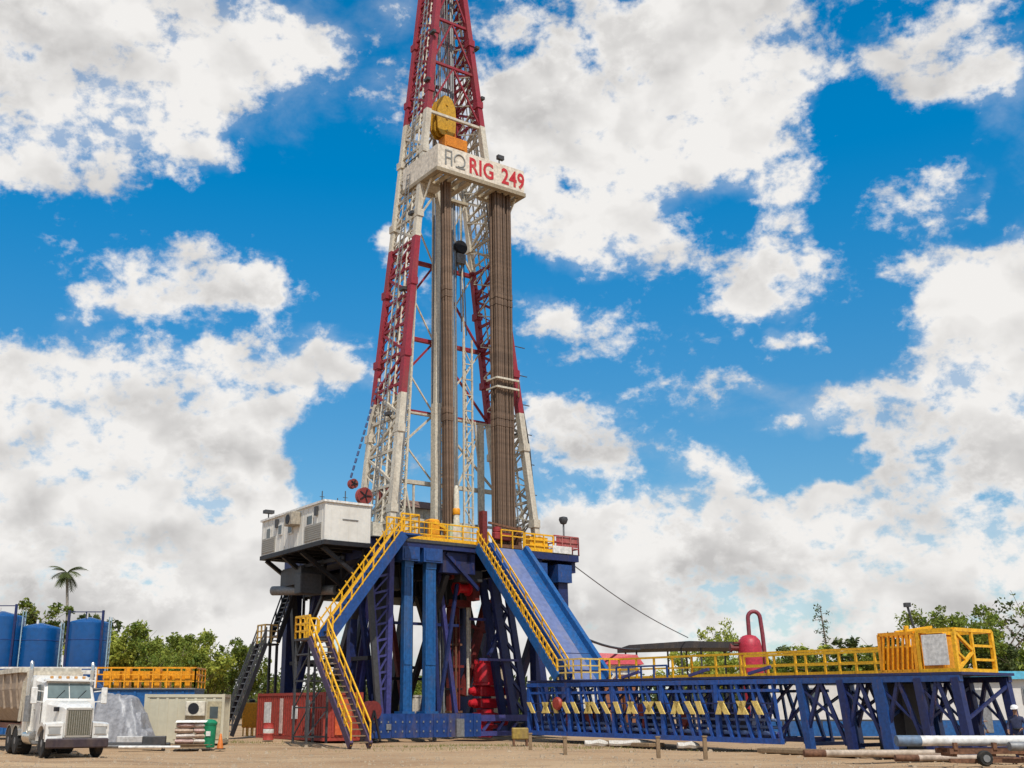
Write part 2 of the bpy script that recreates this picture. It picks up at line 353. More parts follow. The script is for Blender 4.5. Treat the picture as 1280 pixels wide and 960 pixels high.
    def billow(scale, off=(0, 0, 0)):
        vw = nd.new('ShaderNodeVectorMath'); vw.operation = 'MULTIPLY_ADD'; lk.new(ws.outputs[0], vw.inputs[0]); vw.inputs[1].default_value = (.10, .10, .10)
        va = nd.new('ShaderNodeVectorMath'); va.operation = 'ADD'; lk.new(D, va.inputs[0]); va.inputs[1].default_value = off; lk.new(va.outputs[0], vw.inputs[2])
        mp = nd.new('ShaderNodeMapping'); mp.inputs['Scale'].default_value = (1, 1, 1.35); lk.new(vw.outputs[0], mp.inputs['Vector'])
        v = nd.new('ShaderNodeTexVoronoi'); v.feature = 'F1'; v.normalize = True
        v.inputs['Scale'].default_value = scale; v.inputs['Detail'].default_value = 2; v.inputs['Roughness'].default_value = .5; lk.new(mp.outputs[0], v.inputs['Vector'])
        return v.outputs['Distance']
    b0 = billow(13); b1 = billow(13, (-.010, .004, -.024))
    # relief: the same field a step towards the light
    so = (-.016, .006, -.036)
    g1 = noise(7, 5, .48, off=(so[0], so[1], so[2] * 1.35), dist=.15)
    g0 = noise(7, 5, .48, dist=.15)
    relief = math_('MULTIPLY', math_('SUBTRACT', g0, g1), 3.0)
    big = noise(5.5, 4, .5, off=(5, 2, 7), stretch=2.0)
    thick = rng(raw, .45, 1.0)
    low = rng(el, 3, 15, 1, 0)
    relief = math_('ADD', relief, math_('MULTIPLY', math_('SUBTRACT', b1, b0), BILLOW))
    sh = math_('MULTIPLY', thick, math_('ADD', rng(big, .38, .68, 0, .58), math_('MULTIPLY', low, .10)))
    light = math_('ADD', math_('SUBTRACT', 1.0, sh), relief)
    lit = rng(light, .0, 1.12, smooth=False)
    cc = nd.new('ShaderNodeMix'); cc.data_type = 'RGBA'
    K = CLOUD
    cc.inputs['A'].default_value = (.61 * K, .598 * K, .59 * K, 1); cc.inputs['B'].default_value = (.99 * K, .97 * K, .945 * K, 1)
    lk.new(lit, cc.inputs['Factor'])
    sky = nd.new('ShaderNodeTexSky'); sky.sky_type = 'NISHITA'; sky.sun_disc = False
    sky.sun_elevation = R(SUN_EL); sky.sun_rotation = R(SUN_AZ)
    sky.altitude = 200; sky.air_density = 1.0; sky.dust_density = .4; sky.ozone_density = 3.0
    hs = nd.new('ShaderNodeHueSaturation'); hs.inputs['Saturation'].default_value = SKY_SAT; hs.inputs['Value'].default_value = SKY_VAL; hs.inputs['Hue'].default_value = SKY_HUE
    tn = nd.new('ShaderNodeVectorMath'); tn.operation = 'MULTIPLY'; lk.new(sky.outputs[0], tn.inputs[0])
    tm = nd.new('ShaderNodeMix'); tm.data_type = 'RGBA'; tm.inputs['A'].default_value = (.78, 1.02, 1.04, 1); tm.inputs['B'].default_value = (*SKY_TINT, 1)
    lk.new(rng(el, 3, 33), tm.inputs['Factor']); lk.new(tm.outputs['Result'], tn.inputs[1])
    lk.new(tn.outputs[0], hs.inputs['Color'])
    mx = nd.new('ShaderNodeMix'); mx.data_type = 'RGBA'
    lk.new(dens, mx.inputs['Factor']); lk.new(hs.outputs['Color'], mx.inputs['A']); lk.new(cc.outputs['Result'], mx.inputs['B'])
    bg = nd.new('ShaderNodeBackground'); bg.inputs['Strength'].default_value = .1
    lk.new(mx.outputs['Result'], bg.inputs['Color'])
    out = nd.new('ShaderNodeOutputWorld'); lk.new(bg.outputs[0], out.inputs['Surface'])
BILLOW = 2.3
CLOUD, SKY_SAT, SKY_VAL, SKY_HUE, SKY_TINT = 9.0, 1.05, 1.0, .5, (.20, 1.34, 1.72)
make_world()
sl = bpy.data.lights.new('sun', 'SUN'); sl.energy = 4.0; sl.angle = R(.5); sl.color = (1, .95, .87)
so_ = bpy.data.objects.new('sun', sl); COL.objects.link(so_)
sd = Vector((math.sin(R(SUN_AZ)) * math.cos(R(SUN_EL)), math.cos(R(SUN_AZ)) * math.cos(R(SUN_EL)), math.sin(R(SUN_EL))))
so_.rotation_euler = (-sd).to_track_quat('-Z', 'Y').to_euler()
so_.location = (0, 0, 90)
scene.view_settings.view_transform = 'Standard'
scene.view_settings.look = 'None'
scene.view_settings.exposure = 0.0
scene.view_settings.gamma = 1.0
scene.cycles.max_bounces = 5
scene.cycles.use_denoising = True
# ================================================================== THE RIG
DECK = 11.0
FB = 1.5
def fs_l(z): return 1.9 + .11 * (z - 11)
def fs_r(z): return 12.95 - .1065 * (z - 11)
def ft(z): return 1.5 + .045 * (z - 11)
def bt(z): return 5.3 + .012 * (z - 11)
# ---------------------------------------------------------------- substructure
sub, mk = rig_thing('rig_substructure', 'blue steel substructure with tall columns and lattice legs carrying the drill floor', 'substructure', (5, 5, 0))
m = mk(); m.box((0, 0, .12), (7.3, .9, 1.38))
for k in range(8): m.box((.45 + k * .9, -.05, .14), (.57 + k * .9, -.001, 1.36))
m.build('base_beam', paint('muddy_blue_paint', (.010, .042, .17), .5, .75, (.17, .11, .065), .8), sub)
m = mk()
for k in range(16): m.box((.2 + k * .45, -.03, .9), (.28 + k * .45, -.002, 1.0)); m.box((.2 + k * .45, -.03, .4), (.28 + k * .45, -.002, .5))
m.box((1.0, -.06, .55), (1.3, -.03, .85)); m.box((5.5, -.2, .13), (6.0, -.06, 1.1)); m.build('bolt_row', GREY, sub)
m = mk(); m.box((7.3, .1, .95), (11, .45, 1.3)); m.box((7.3, .1, .14), (11, .5, .4))
for k in range(4): m.bar((7.6 + k, .27, .4), (8.1 + k, .27, .95), .14)
m.build('base_beam', PURPLE, sub)
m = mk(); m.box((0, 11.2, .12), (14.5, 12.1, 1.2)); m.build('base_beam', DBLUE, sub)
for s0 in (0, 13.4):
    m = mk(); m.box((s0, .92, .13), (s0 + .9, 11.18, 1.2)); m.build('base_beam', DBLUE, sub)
# twin front columns with cap boxes
for s0, w in ((2.16, .56), (3.6, .68)):
    m = mk(); m.box((s0, .15, 1.38), (s0 + w, .5, 9.75))
    m.box((s0 - .004, .1, 9.4), (s0 + w + .004, .15, 9.75)); m.box((s0 + .02, .11, 4.0), (s0 + w - .02, .149, 4.25))
    m.box((s0 - .12, .02, 1.38), (s0 + w + .12, .9, 1.5))
    for q in (.12, w - .16): m.box((s0 + q, .13, 1.5), (s0 + q + .05, .149, 9.4))
    o = m.build('column', BRIGHT, sub)
    m = mk(); m.box((s0 - .3, -.1, 9.75), (s0 + w + .3, 1.0, 10.55)); m.box((s0 - .18, -.14, 9.85), (s0 + w + .18, -.101, 10.4)); m.build('column_cap', BLUE, o)
# dark column behind them
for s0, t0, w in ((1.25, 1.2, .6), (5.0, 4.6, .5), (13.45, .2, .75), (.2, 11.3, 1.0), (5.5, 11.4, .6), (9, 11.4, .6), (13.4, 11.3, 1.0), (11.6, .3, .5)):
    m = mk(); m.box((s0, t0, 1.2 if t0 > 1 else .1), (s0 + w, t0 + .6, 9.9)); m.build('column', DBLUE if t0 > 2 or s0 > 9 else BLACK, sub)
for s0 in (11.3, 13.25):
    m = mk(); m.box((s0, -.05, 9.2), (s0 + 1.1, 1.0, 10.3)); m.build('column_cap', BLUE, sub)
# inverted lattice leg, left of the columns
m = mk()
A0, A1, B0, B1 = (.05, .5, 9.5), (.95, .5, 1.38), (1.45, .5, 9.9), (1.35, .5, 1.38)
m.bar(A0, A1, .24); m.bar(B0, B1, .3)
for i in range(1, 9):
    p, q = Vector(A0).lerp(Vector(A1), i / 9.5), Vector(B0).lerp(Vector(B1), i / 9.5); m.bar(p, q, .12)
    p2 = Vector(B0).lerp(Vector(B1), (i - 1) / 9.5); m.bar(p, p2, .09)
m.build('lattice_leg', PURPLE, sub)
m = mk(); m.bar((-.1, .4, 9.7), (.7, .35, 1.38), .2, .3); m.build('brace', DGREY, sub)
# raking leg on the right, built of two plates and webs
m = mk()
for t0 in (.45, 1.5):
    m.bar((8.5, t0, 9.2), (9.95, t0, 1.3), .28, .45); m.bar((9.5, t0, 9.2), (10.9, t0, 1.3), .24, .4)
    for i in range(7):
        p, q = Vector((8.5, t0, 9.2)).lerp(Vector((9.95, t0, 1.3)), i / 7), Vector((9.5, t0, 9.2)).lerp(Vector((10.9, t0, 1.3)), (i + 1) / 7)
        m.bar(p, q, .16)
m.build('lattice_leg', DBLUE, sub)
# side legs seen under the stair
for (t0, z0), (t1, z1), w, mt in (((6.1, 1.2), (1.4, 9.6), .42, DGREY), ((3.2, 1.2), (3.0, 9.6), .42, DBLUE), ((10.6, 1.2), (7.2, 9.6), .4, DBLUE), ((9.6, 1.2), (11.3, 9.6), .36, DGREY)):
    m = mk(); m.bar((.45, t0, z0), (.45, t1, z1), w); m.build('brace', mt, sub)
    m = mk(); m.bar((13.8, t0, z0), (13.8, t1, z1), w); m.build('brace', DBLUE, sub)
m = mk(); m.bar((.45, 1, 4.35), (.45, 11, 4.35), .22); m.bar((.5, 11.7, 4.3), (13.5, 11.7, 4.3), .2); m.build('brace', BLACK, sub)
# raking back legs
for a, b, w, mt in (((7.3, 8.0, 9.4), (6.0, 8.0, 1.2), .6, BLACK), ((4.2, 7.5, 9.4), (2.4, 7.5, 1.2), .4, BLACK), ((9.8, 9, 9.4), (11.4, 9, 1.2), .5, DBLUE)):
    m = mk(); m.bar(a, b, w); m.build('brace', mt, sub)
# floor girders and dark machinery frames below the floor
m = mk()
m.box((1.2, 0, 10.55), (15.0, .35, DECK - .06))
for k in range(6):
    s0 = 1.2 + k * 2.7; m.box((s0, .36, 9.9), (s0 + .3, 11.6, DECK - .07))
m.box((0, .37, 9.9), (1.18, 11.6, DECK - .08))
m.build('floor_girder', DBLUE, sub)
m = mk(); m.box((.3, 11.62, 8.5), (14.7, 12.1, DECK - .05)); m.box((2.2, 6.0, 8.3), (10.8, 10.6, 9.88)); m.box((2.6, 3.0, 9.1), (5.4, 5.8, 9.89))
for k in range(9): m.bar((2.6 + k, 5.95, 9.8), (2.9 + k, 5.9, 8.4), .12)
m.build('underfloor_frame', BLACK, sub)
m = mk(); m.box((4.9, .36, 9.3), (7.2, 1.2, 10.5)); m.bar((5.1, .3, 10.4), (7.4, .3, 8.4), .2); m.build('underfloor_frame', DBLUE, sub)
m = mk(); m.box((0, 0.02, DECK - .05), (15.1, 12.1, DECK)); m.box((1.0, -.06, DECK - .16), (7.6, .018, DECK + .02)); m.build('floor_plate', DGREY, sub)
m = mk(); rail(m, [(1.6, -.02, DECK), (7.2, -.02, DECK)], 1.05, .04, 1.1, 2, True)
m.build('handrail', YELLOW, sub)
m = mk(); rail(m, [(10.75, .05, DECK), (13.0, .05, DECK)], 1.05, .045, .75, 2, True); m.box((11.2, .1, DECK + .2), (12.6, .14, DECK + .9)); m.build('handrail', YELLOW, sub)
m = mk(); rail(m, [(13.05, .05, DECK), (15.05, .05, DECK), (15.05, 5, DECK)], 1.1, .04, .65, 2); m.box((13.3, .08, DECK + .45), (15.0, .12, DECK + 1.05)); m.build('handrail', paint('faded_red_paint', (.36, .06, .06), .5, .5, (.4, .32, .25)), sub)
m = mk(); m.box((12.9, -.05, DECK), (14.4, .04, DECK + .45)); m.build('toe_board', WHITE, sub)
# hydraulic lines and hoses tucked below the floor
m = mk()
for k in range(7):
    a = Vector((2.2 + k * .8, 2.2, 9.9)); b = a + Vector((.7, .4, -.1)); pts = []
    for i in range(9):
        u = i / 8; pts.append(a.lerp(b, u) + Vector((0, 0, -math.sin(u * math.pi) * (1.2 + .5 * (k % 3)))))
    m.poly(pts, .05, 6)
m.build('hose', BLACK, sub)
for a, b_, w, mt in (((.6, .9, 9.6), (1.6, 5.0, 1.3), .26, PURPLE), ((4.6, 1.0, 9.4), (5.0, 1.0, 1.4), .22, DBLUE), ((5.3, .6, 9.2), (4.9, 4.6, 1.3), .3, BLACK), ((10.9, .6, 9.6), (8.3, .6, 4.6), .2, DBLUE), ((6.2, 5.2, 8.4), (8.8, 5.2, 1.3), .4, BLACK), ((11.5, .5, 9.2), (12.6, .5, 1.2), .3, DBLUE), ((2.9, 4.0, 8.4), (3.3, 4.0, 1.2), .35, BLACK), ((0, 5.5, 8.6), (0, 9.5, 4.4), .2, DGREY)):
    m = mk(); m.bar(a, b_, w); m.build('brace', mt, sub)
for k in range(6):
    m = mk(); m.tube((5.1 + k * .22, 2.2, 1.4), (5.2 + k * .2, 2.4, 9.0), .045 + .02 * (k % 2), 6); m.build('hydraulic_line', GREY, sub)
m = mk(); m.box((2.0, 2.4, 8.4), (3.6, 3.4, 9.1)); m.build('valve_block', DGREY, sub)
m = mk(); m.bbox((6.4, .7, 8.9), (8.0, 1.6, 9.6), .05); m.build('valve_block', DGREY, sub)
m = mk(); m.bar((7.4, .25, 4.4), (10.2, .25, 4.4), .14); m.bar((7.6, 1.5, 6.8), (9.4, 1.5, 6.8), .16); m.build('cross_beam', PURPLE, sub)
for a, b_, w, mt in (((5.4, 1.6, 9.4), (6.6, 1.6, 1.4), .24, PURPLE), ((6.6, 1.4, 8.8), (5.3, 1.4, 1.4), .18, DBLUE), ((.3, 2.4, 9.6), (1.6, 2.4, 1.4), .3, DBLUE), ((1.9, 2.6, 9.4), (.6, 2.6, 1.4), .2, PURPLE), ((8.2, 5.6, 8.4), (6.9, 5.6, 1.3), .35, DBLUE), ((10.9, 3.4, 9.0), (9.9, 3.4, 1.3), .35, DBLUE), ((9.2, 4.4, 8.8), (11.2, 4.4, 1.3), .3, BLACK), ((5.2, 7.2, 8.4), (6.6, 7.2, 1.2), .3, DRED)):
    m = mk(); m.bar(a, b_, w); m.build('brace', mt, sub)
m = mk(); m.bar((.9, 1.9, 6.4), (7.0, 1.9, 6.4), .16); m.build('cross_beam', DBLUE, sub)
m = mk(); m.bar((2.9, 6.2, 3.4), (10.4, 6.2, 3.4), .18); m.build('cross_beam', BLACK, sub)
# ---------------------------------------------------------------- red column, winch and blowout preventer below the floor
o, mk = rig_thing('riser_column', 'rusty dark red box column standing below the rotary table beside the preventer stack', 'riser', (7.2, 3, .1))
m = mk(); m.bbox((7.1, 2.9, .1), (7.85, 3.4, 7.6), .08); m.build('column', DRED, o)
for k in range(3):
    m = mk(); m.tube((7.2 + k * .24, 2.78, .6 + .5 * k), (7.2 + k * .24, 2.78, 7.5 - .4 * k), .05 + .02 * (k % 2), 8); m.build('riser_pipe', (BLACK, RUST, DRED)[k], o)
for z in (1.4, 2.7, 5.3, 6.5):
    m = mk(); m.box((7.02, 2.82, z), (7.93, 3.48, z + .12)); m.build('clamp_band', (BLACK, RUST)[int(z) % 2], o)
m = mk(); m.box((6.75, 2.5, 7.6), (8.40, 3.9, 8.0)); m.box((6.95, 2.75, 4.0), (8.0, 3.55, 4.15)); m.build('flange', DRED, o)
m = mk(); m.tube((8.30, 2.75, 2.4), (8.30, 2.75, 7.6), .1); m.tube((8.55, 2.9, 4.0), (8.55, 2.9, 7.6), .07); m.build('riser_pipe', CREAM, o)
m = mk(); m.bar((10.10, 3.2, 8.2), (8.20, 3.2, 2.4), .5, .4); m.bar((8.40, 3.0, 6.6), (9.80, 3.0, 6.2), .18); m.build('brace', DRED, o)
o, mk = rig_thing('winch', 'dark red winch drum hanging under the drill floor', 'winch', (7.4, 1.6, 8))
m = mk(); m.lathe((7.2, 1.7, 8.6), [(.1, -.5), (.45, -.5), (.45, -.4), (.28, -.38), (.28, .32), (.45, .35), (.45, .45), (.1, .45)], 20, 'x'); m.build('drum', RED, o, True)
m = mk(); m.box((6.2, 1.4, 9.1), (7.8, 2.0, 9.9)); m.box((7.7, 1.3, 7.9), (8.2, 2.0, 9.1)); m.build('frame', DRED, o)
o, mk = rig_thing('blowout_preventer', 'bright red blowout preventer stack standing on the wellhead under the drill floor', 'blowout preventer', (9.3, 2.4, 0))
C = (9.3, 2.4, 0)
m = mk(); m.lathe(C, [(.45, 0), (.45, .5), (.75, .5), (.75, .72), (.5, .75), (.5, 1.15), (.8, 1.18), (.8, 1.4), (.55, 1.42), (.55, 1.6)], 20); m.build('wellhead_spool', RED, o, True)
for z in (1.65, 2.35):
    m = mk(); m.bbox((8.7, 1.95, z), (9.9, 2.85, z + .58), .06)
    for sg in (-1, 1):
        m.lathe((9.3 + sg * .6, 2.4, z + .29), [(.05, 0), (.27, 0), (.27, sg * .25), (.2, sg * .3), (.2, sg * .52), (.1, sg * .58)], 14, 'x')
    m.build('ram_body', RED, o)
m = mk(); m.lathe(C, [(.5, 2.95), (.78, 2.98), (.78, 3.1), (.72, 3.15), (.72, 3.9), (.66, 4.1), (.66, 4.25), (.4, 4.3), (.4, 4.45)], 20)
for i in range(8):
    a = i * math.pi / 4; m.tube((C[0] + .6 * math.cos(a), C[1] + .6 * math.sin(a), 4.2), (C[0] + .6 * math.cos(a), C[1] + .6 * math.sin(a), 4.5), .06, 6)
m.build('annular_body', RED, o, True)
m = mk()
for z in (.9, 2.0, 2.65): m.tube((9.85, 2.3, z), (10.65, 2.3, z), .1); m.lathe((10.55, 2.3, z), [(.2, 0), (.25, .05), (.25, .2), (.2, .25)], 12, 'x')
m.build('choke_line', RED, o)
# ---------------------------------------------------------------- the mast
BANDS = [20.3, 31.3, 41.3]
RB = (.27, .020, .034); WB = (.56, .50, .40)
mast, mk = rig_thing('drilling_mast', 'tall tapering lattice drilling mast in red and white bands on the drill floor', 'mast', (7.5, 3, DECK))
MASTM = banded('mast_band_paint', BANDS, [WB, RB, WB, RB], DECK)
TOP = 56
for fs in (fs_l, fs_r):
    m = mk()
    P = lambda z, f=True: Vector((fs(z), ft(z) if f else bt(z), z))
    m.bar(P(DECK), P(TOP), .44, .4); m.bar(P(DECK, False), P(TOP, False), .38, .34)
    inw = 1 if fs is fs_l else -1
    z = DECK + 1.2; k = 0
    while z < TOP - 2:
        st = 2.3 - .02 * (z - 11); z2 = min(TOP, z + st)
        m.bar(P(z), P(z, False), .17)
        if k % 2: m.bar(P(z), P(z2, False), .17)
        else: m.bar(P(z, False), P(z2), .17)
        mid = (P(z) + P(z2, False)) / 2
        if k % 3 != 1: m.bar(P((z + z2) / 2), P((z + z2) / 2, False).lerp(P(z, False), .5), .1)
        q0, q1, q2, q3 = P(z), P(z, False), P(z2), P(z2, False)
        m.bar((q0 + q1) / 2, (q0 + q2) / 2, .07); m.bar((q0 + q1) / 2, (q1 + q3) / 2, .07); m.bar((q2 + q3) / 2, (q0 + q2) / 2, .07); m.bar((q2 + q3) / 2, (q1 + q3) / 2, .07)
        if k % 2 == 0: m.bar(P(z2 - .2), (P(z) + P(z, False)) / 2, .09)
        z = z2; k += 1
    for zz in range(13, 55, 5):
        for f in (True, False): m.cbox(P(zz, f), (.5, .6, .5))
    m.build('lattice_leg', MASTM, mast)
    m = mk(); z = DECK + 1.0; k = 0
    while z < TOP - 2:
        z2 = z + 1.15
        if k % 2: m.bar(P(z) + Vector((.12 * inw, .1, 0)), P(z2, False) + Vector((.12 * inw, -.1, 0)), .08)
        else: m.bar(P(z, False) + Vector((.12 * inw, -.1, 0)), P(z2) + Vector((.12 * inw, .1, 0)), .08)
        m.bar(P(z).lerp(P(z, False), .5), P(z2).lerp(P(z2, False), .5), .06); z = z2; k += 1
    m.tube(P(DECK).lerp(P(DECK, False), .3), P(TOP).lerp(P(TOP, False), .3), .08); m.tube(P(DECK).lerp(P(DECK, False), .7), P(TOP).lerp(P(TOP, False), .7), .06)
    m.build('fine_bracing', CREAM, mast)
    # gusset plates, ladder and cable tray fastened to the leg
    m = mk()
    for t0 in (3.1, 3.5):
        m.bar((fs(11) - .28 * inw, t0, 11), (fs(54) - .28 * inw, t0 + 1.1, 54), .05)
    for i in range(120):
        z = 11.3 + i * .355; u = (z - 11) / 43
        m.bar((fs(z) - .28 * inw, 3.1 + 1.1 * u, z), (fs(z) - .28 * inw, 3.5 + 1.1 * u, z), .035)
    m.build('ladder', GREY, mast)
# back face: girts and diagonals
m = mk()
LV = [15.6, 20.3, 25.4, 31.0, 36.4, 41.2, 45.4, 49.2, 52.6, 55.5]
for i, z in enumerate(LV):
    a, b = Vector((fs_l(z), bt(z), z)), Vector((fs_r(z), bt(z), z))
    m.bar(a, b, .26 if z < 40 else .2)
    if i + 1 < len(LV):
        z2 = LV[i + 1]; c = Vector(((fs_l(z2) + fs_r(z2)) / 2, bt(z2), z2)); 
        m.bar(a, c, .13); m.bar(b, c, .13)
        d = Vector(((fs_l(z) + fs_r(z)) / 2, bt(z), z))
        if z > 40:
            m.bar(d, (fs_l(z2), bt(z2), z2), .11); m.bar(d, (fs_r(z2), bt(z2), z2), .11)
for s0, z0 in ((1.9, 11.2), (4.2, 15.6)):
    m.bar((s0 + 2, bt(13), 11.2), (s0 + 1, bt(15), 15.6), .12)
for k in range(4): m.bar((3.2 + k * 2.7, bt(14), 11.05), (3.2 + k * 2.7, bt(14), 15.6), .12)
m.bar((3.2, bt(14), 13.2), (12.6, bt(14), 13.2), .16)
m.build('back_brace', MASTM, mast)
m = mk()
for a, b_, w in (((5.0, 5.2, DECK), (6.4, 5.3, 40), .14), ((7.2, 5.2, DECK), (7.3, 5.3, 50), .12), ((9.3, 5.2, DECK), (8.6, 5.3, 40), .13), ((10.2, 5.2, DECK), (9.6, 5.35, 36.4), .1), ((4.3, 5.2, DECK), (4.6, 5.35, 31), .12)): m.bar(a, b_, w)
for z, z2 in ((15.6, 20.3), (20.3, 25.4), (25.4, 31.0), (31.0, 36.4)):
    a, b_ = fs_l(z), fs_r(z); c_ = (fs_l(z2) + fs_r(z2)) / 2
    a2, b2_ = fs_l(z2), fs_r(z2); c1_ = (a + b_) / 2
    m.bar((a2 + .1, bt(z2) - .1, z2), (c1_, bt(z) - .1, z), .09); m.bar((b2_ - .1, bt(z2) - .1, z2), (c1_, bt(z) - .1, z), .09)
m.build('fine_bracing', CREAM, mast)
m = mk()
for z in (41.2, 45.4, 49.2, 52.6):
    a, b = Vector((fs_l(z), ft(z), z)), Vector((fs_r(z), ft(z), z)); m.bar(a, b, .18)
for z, z2 in ((41.2, 45.4), (45.4, 49.2), (49.2, 52.6), (52.6, 55.8)):
    c = Vector(((fs_l(z2) + fs_r(z2)) / 2, ft(z2), z2)); m.bar((fs_l(z), ft(z), z), c, .11); m.bar((fs_r(z), ft(z), z), c, .11)
m.build('front_brace', MASTM, mast)
# guide column and pipework standing inside the mast
m = mk(); m.bar((6.2, 3.2, DECK), (6.2, 3.2, 20.4), .5, .4); m.bar((6.25, 3.25, 20.4), (6.55, 3.5, 36.4), .3, .26)
for k in range(12): m.bar((6.0, 3.0, 12 + k * .7), (6.4, 2.99, 12.4 + k * .7), .06)
m.build('guide_column', CREAM, mast)
m = mk(); m.tube((7.9, 3.6, DECK), (8.0, 4.2, 54), .1); m.tube((8.25, 3.7, DECK), (8.15, 4.2, 54), .07); m.tube((7.35, 4.4, DECK), (7.3, 4.6, 54), .09); m.build('standpipe', GREY, mast)
m = mk()   # open ladder cage by the left leg
for (ds, dt) in ((0, 0), (.75, 0), (0, .75), (.75, .75)): m.bar((3.9 + ds, 4.6 + dt, DECK), (4.7 + ds, 4.6 + dt, 29), .09)
for k in range(24):
    z = 11.4 + k * .74; x = 3.9 + .8 * (z - 11) / 18
    m.bar((x, 4.6, z), (x + .75, 4.6, z), .05); m.bar((x, 4.6, z), (x + .78, 4.6, z + .74), .05); m.bar((x, 5.35, z), (x, 4.6, z), .05); m.bar((x + .75, 4.6, z), (x + .75, 5.35, z + .74), .05)
m.build('ladder_cage', CREAM, mast)
m = mk()   # lower guide frame right of centre
m.bar((10.9, 4.9, DECK), (10.9, 4.9, 20), .4, .3); m.bar((11.5, 5.0, 11), (10.5, 5.0, 20.2), .12); m.bar((9.2, 5.2, 15.6), (11.2, 5.2, 19.8), .1)
m.build('guide_column', CREAM, mast)
m = mk()
for k, (a, b_, r) in enumerate((((2.6, 2.0), (6.6, 3.4), .05), ((2.9, 2.3), (6.7, 3.6), .035), ((12.3, 2.4), (8.6, 3.4), .05), ((7.0, 4.9), (7.2, 4.9), .06), ((9.0, 5.0), (8.1, 4.9), .05), ((8.6, 5.0), (7.9, 4.9), .03))): m.tube((a[0], a[1], DECK), (b_[0], b_[1], 54.5), r, 6)
m.build('service_line', GREY, mast)
for zz in (19.0, 27.5, 33.0, 43.5, 47.5):
    for fs, dr in ((fs_l, -1), (fs_r, 1)):
        m = mk(); x = fs(zz) + dr * .3; m.box((x - .14, 2.6, zz), (x + .14, 3.1, zz + .2)); m.bar((x, 2.85, zz), (fs(zz), 2.85, zz - .25), .05); m.build('mast_lamp', DGREY, mast)
for s0, s1, t0, zt_ in ((7.6, 8.6, 4.9, 24.0), (3.0, 3.8, 5.0, 22.0), (9.6, 10.3, 5.0, 26.0)):
    m = mk()
    for q in (s0, s1): m.bar((q, t0, DECK), (q, t0, zt_), .11)
    n_ = int((zt_ - DECK) / 1.1)
    for k in range(n_):
        z = DECK + k * 1.1; m.bar((s0, t0, z), (s1, t0, z), .07)
        m.bar((s0, t0, z), (s1, t0, z + 1.1), .06) if k % 2 else m.bar((s1, t0, z), (s0, t0, z + 1.1), .06)
    m.build('guide_frame', CREAM, mast)
# racking board with the rig's sign
m = mk()
Z0, Z1, S0, S1, T0, T1 = 35.55, 37.22, 4.42, 11.5, .3, 4.7
m.box((S0, T0, Z0), (S1, T0 + .08, Z1))                       # front sign panel
m.box((S0, T0 + .082, Z0), (S0 + .08, T1, Z1)); m.box((S1 - .08, T0 + .082, Z0), (S1, T0 + 2.4, Z1))
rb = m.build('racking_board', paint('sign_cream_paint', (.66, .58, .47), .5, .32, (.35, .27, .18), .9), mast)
m = mk()
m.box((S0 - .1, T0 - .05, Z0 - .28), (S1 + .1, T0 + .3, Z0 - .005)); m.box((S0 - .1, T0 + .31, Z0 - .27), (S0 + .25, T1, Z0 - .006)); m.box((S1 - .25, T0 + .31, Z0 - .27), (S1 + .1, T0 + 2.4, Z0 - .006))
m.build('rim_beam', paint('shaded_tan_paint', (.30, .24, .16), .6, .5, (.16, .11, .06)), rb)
m = mk()
for k in range(13):
    if 3 < k < 7: continue
    s0 = S0 + .4 + k * .53; m.box((s0, T0 + .31, Z0 - .22), (s0 + .3, T0 + 1.75, Z0 - .05))
m.box((S0 + .26, T0 + 1.76, Z0 - .25), (S0 + 3.0, T0 + 2.05, Z0 - .02)); m.box((S0 + 4.4, T0 + 1.76, Z0 - .25), (S1 - .26, T0 + 2.05, Z0 - .02))
m.box((S0 + 2.5, T0 + .31, Z0 - .34), (S0 + 2.9, T0 + 3.3, Z0 - .03)); m.box((S0 + .26, T0 + 3.3, Z0 - .24), (S1 - 2.4, T0 + 3.55, Z0 - .04))
m.build('finger_bars', paint('tan_paint', (.45, .38, .27), .6, .5, (.2, .15, .09)), rb)
m = mk(); m.box((S0 + .3, T0 + 2.06, Z0 - .12), (S0 + 1.9, T0 + 3.29, Z0 - .06)); m.build('floor_grating', CREAM, rb)
m = mk(); m.box((S1 - 2.2, T0 + 2.06, Z0 - .12), (S1 - .3, T0 + 2.4, Z0 - .06))
for k in range(3): m.bar((S0 + .3, T0 + 1.2 + k * 1.1, Z0 - .15), (fs_l(32.5), ft(32.5) + k * .8, 32.6), .1)
m.bar((S1 - .3, T0 + .6, Z0 - .25), (fs_r(32.5), ft(32.5), 32.4), .1)
m.build('floor_grating', CREAM, rb)
def lettering(txt, size, loc, name, mat, parent, base, xs=1.0, weight=.02, rz=ANG):
    cu = bpy.data.curves.new(name, 'FONT'); cu.body = txt; cu.size = size; cu.extrude = .012; cu.offset = weight; cu.resolution_u = 3; cu.space_character = 1.06
    tmp = bpy.data.objects.new('tmp', cu); COL.objects.link(tmp)
    me = bpy.data.meshes.new_from_object(tmp.evaluated_get(bpy.context.evaluated_depsgraph_get()))
    bpy.data.objects.remove(tmp); bpy.data.curves.remove(cu)
    me.transform(Matrix.Diagonal((xs, 1, 1, 1))); me.transform(Matrix.Rotation(R(90), 4, 'X'))
    me.transform(Matrix.Translation(Vector(loc) - Vector(base)))
    me.materials.clear(); me.materials.append(mat); me.name = name
    o = bpy.data.objects.new(name, me); COL.objects.link(o); o.parent = parent
    return o
SIGNRED = paint('sign_red_paint', (.48, .02, .025), .5, .3, (.55, .35, .28), 2.5)
MBASE = (7.5, 3, DECK)
lettering('RIG', 1.62, (S0 + 2.45, T0 - .014, Z0 + .27), 'lettering', SIGNRED, rb, MBASE, .78, .035)
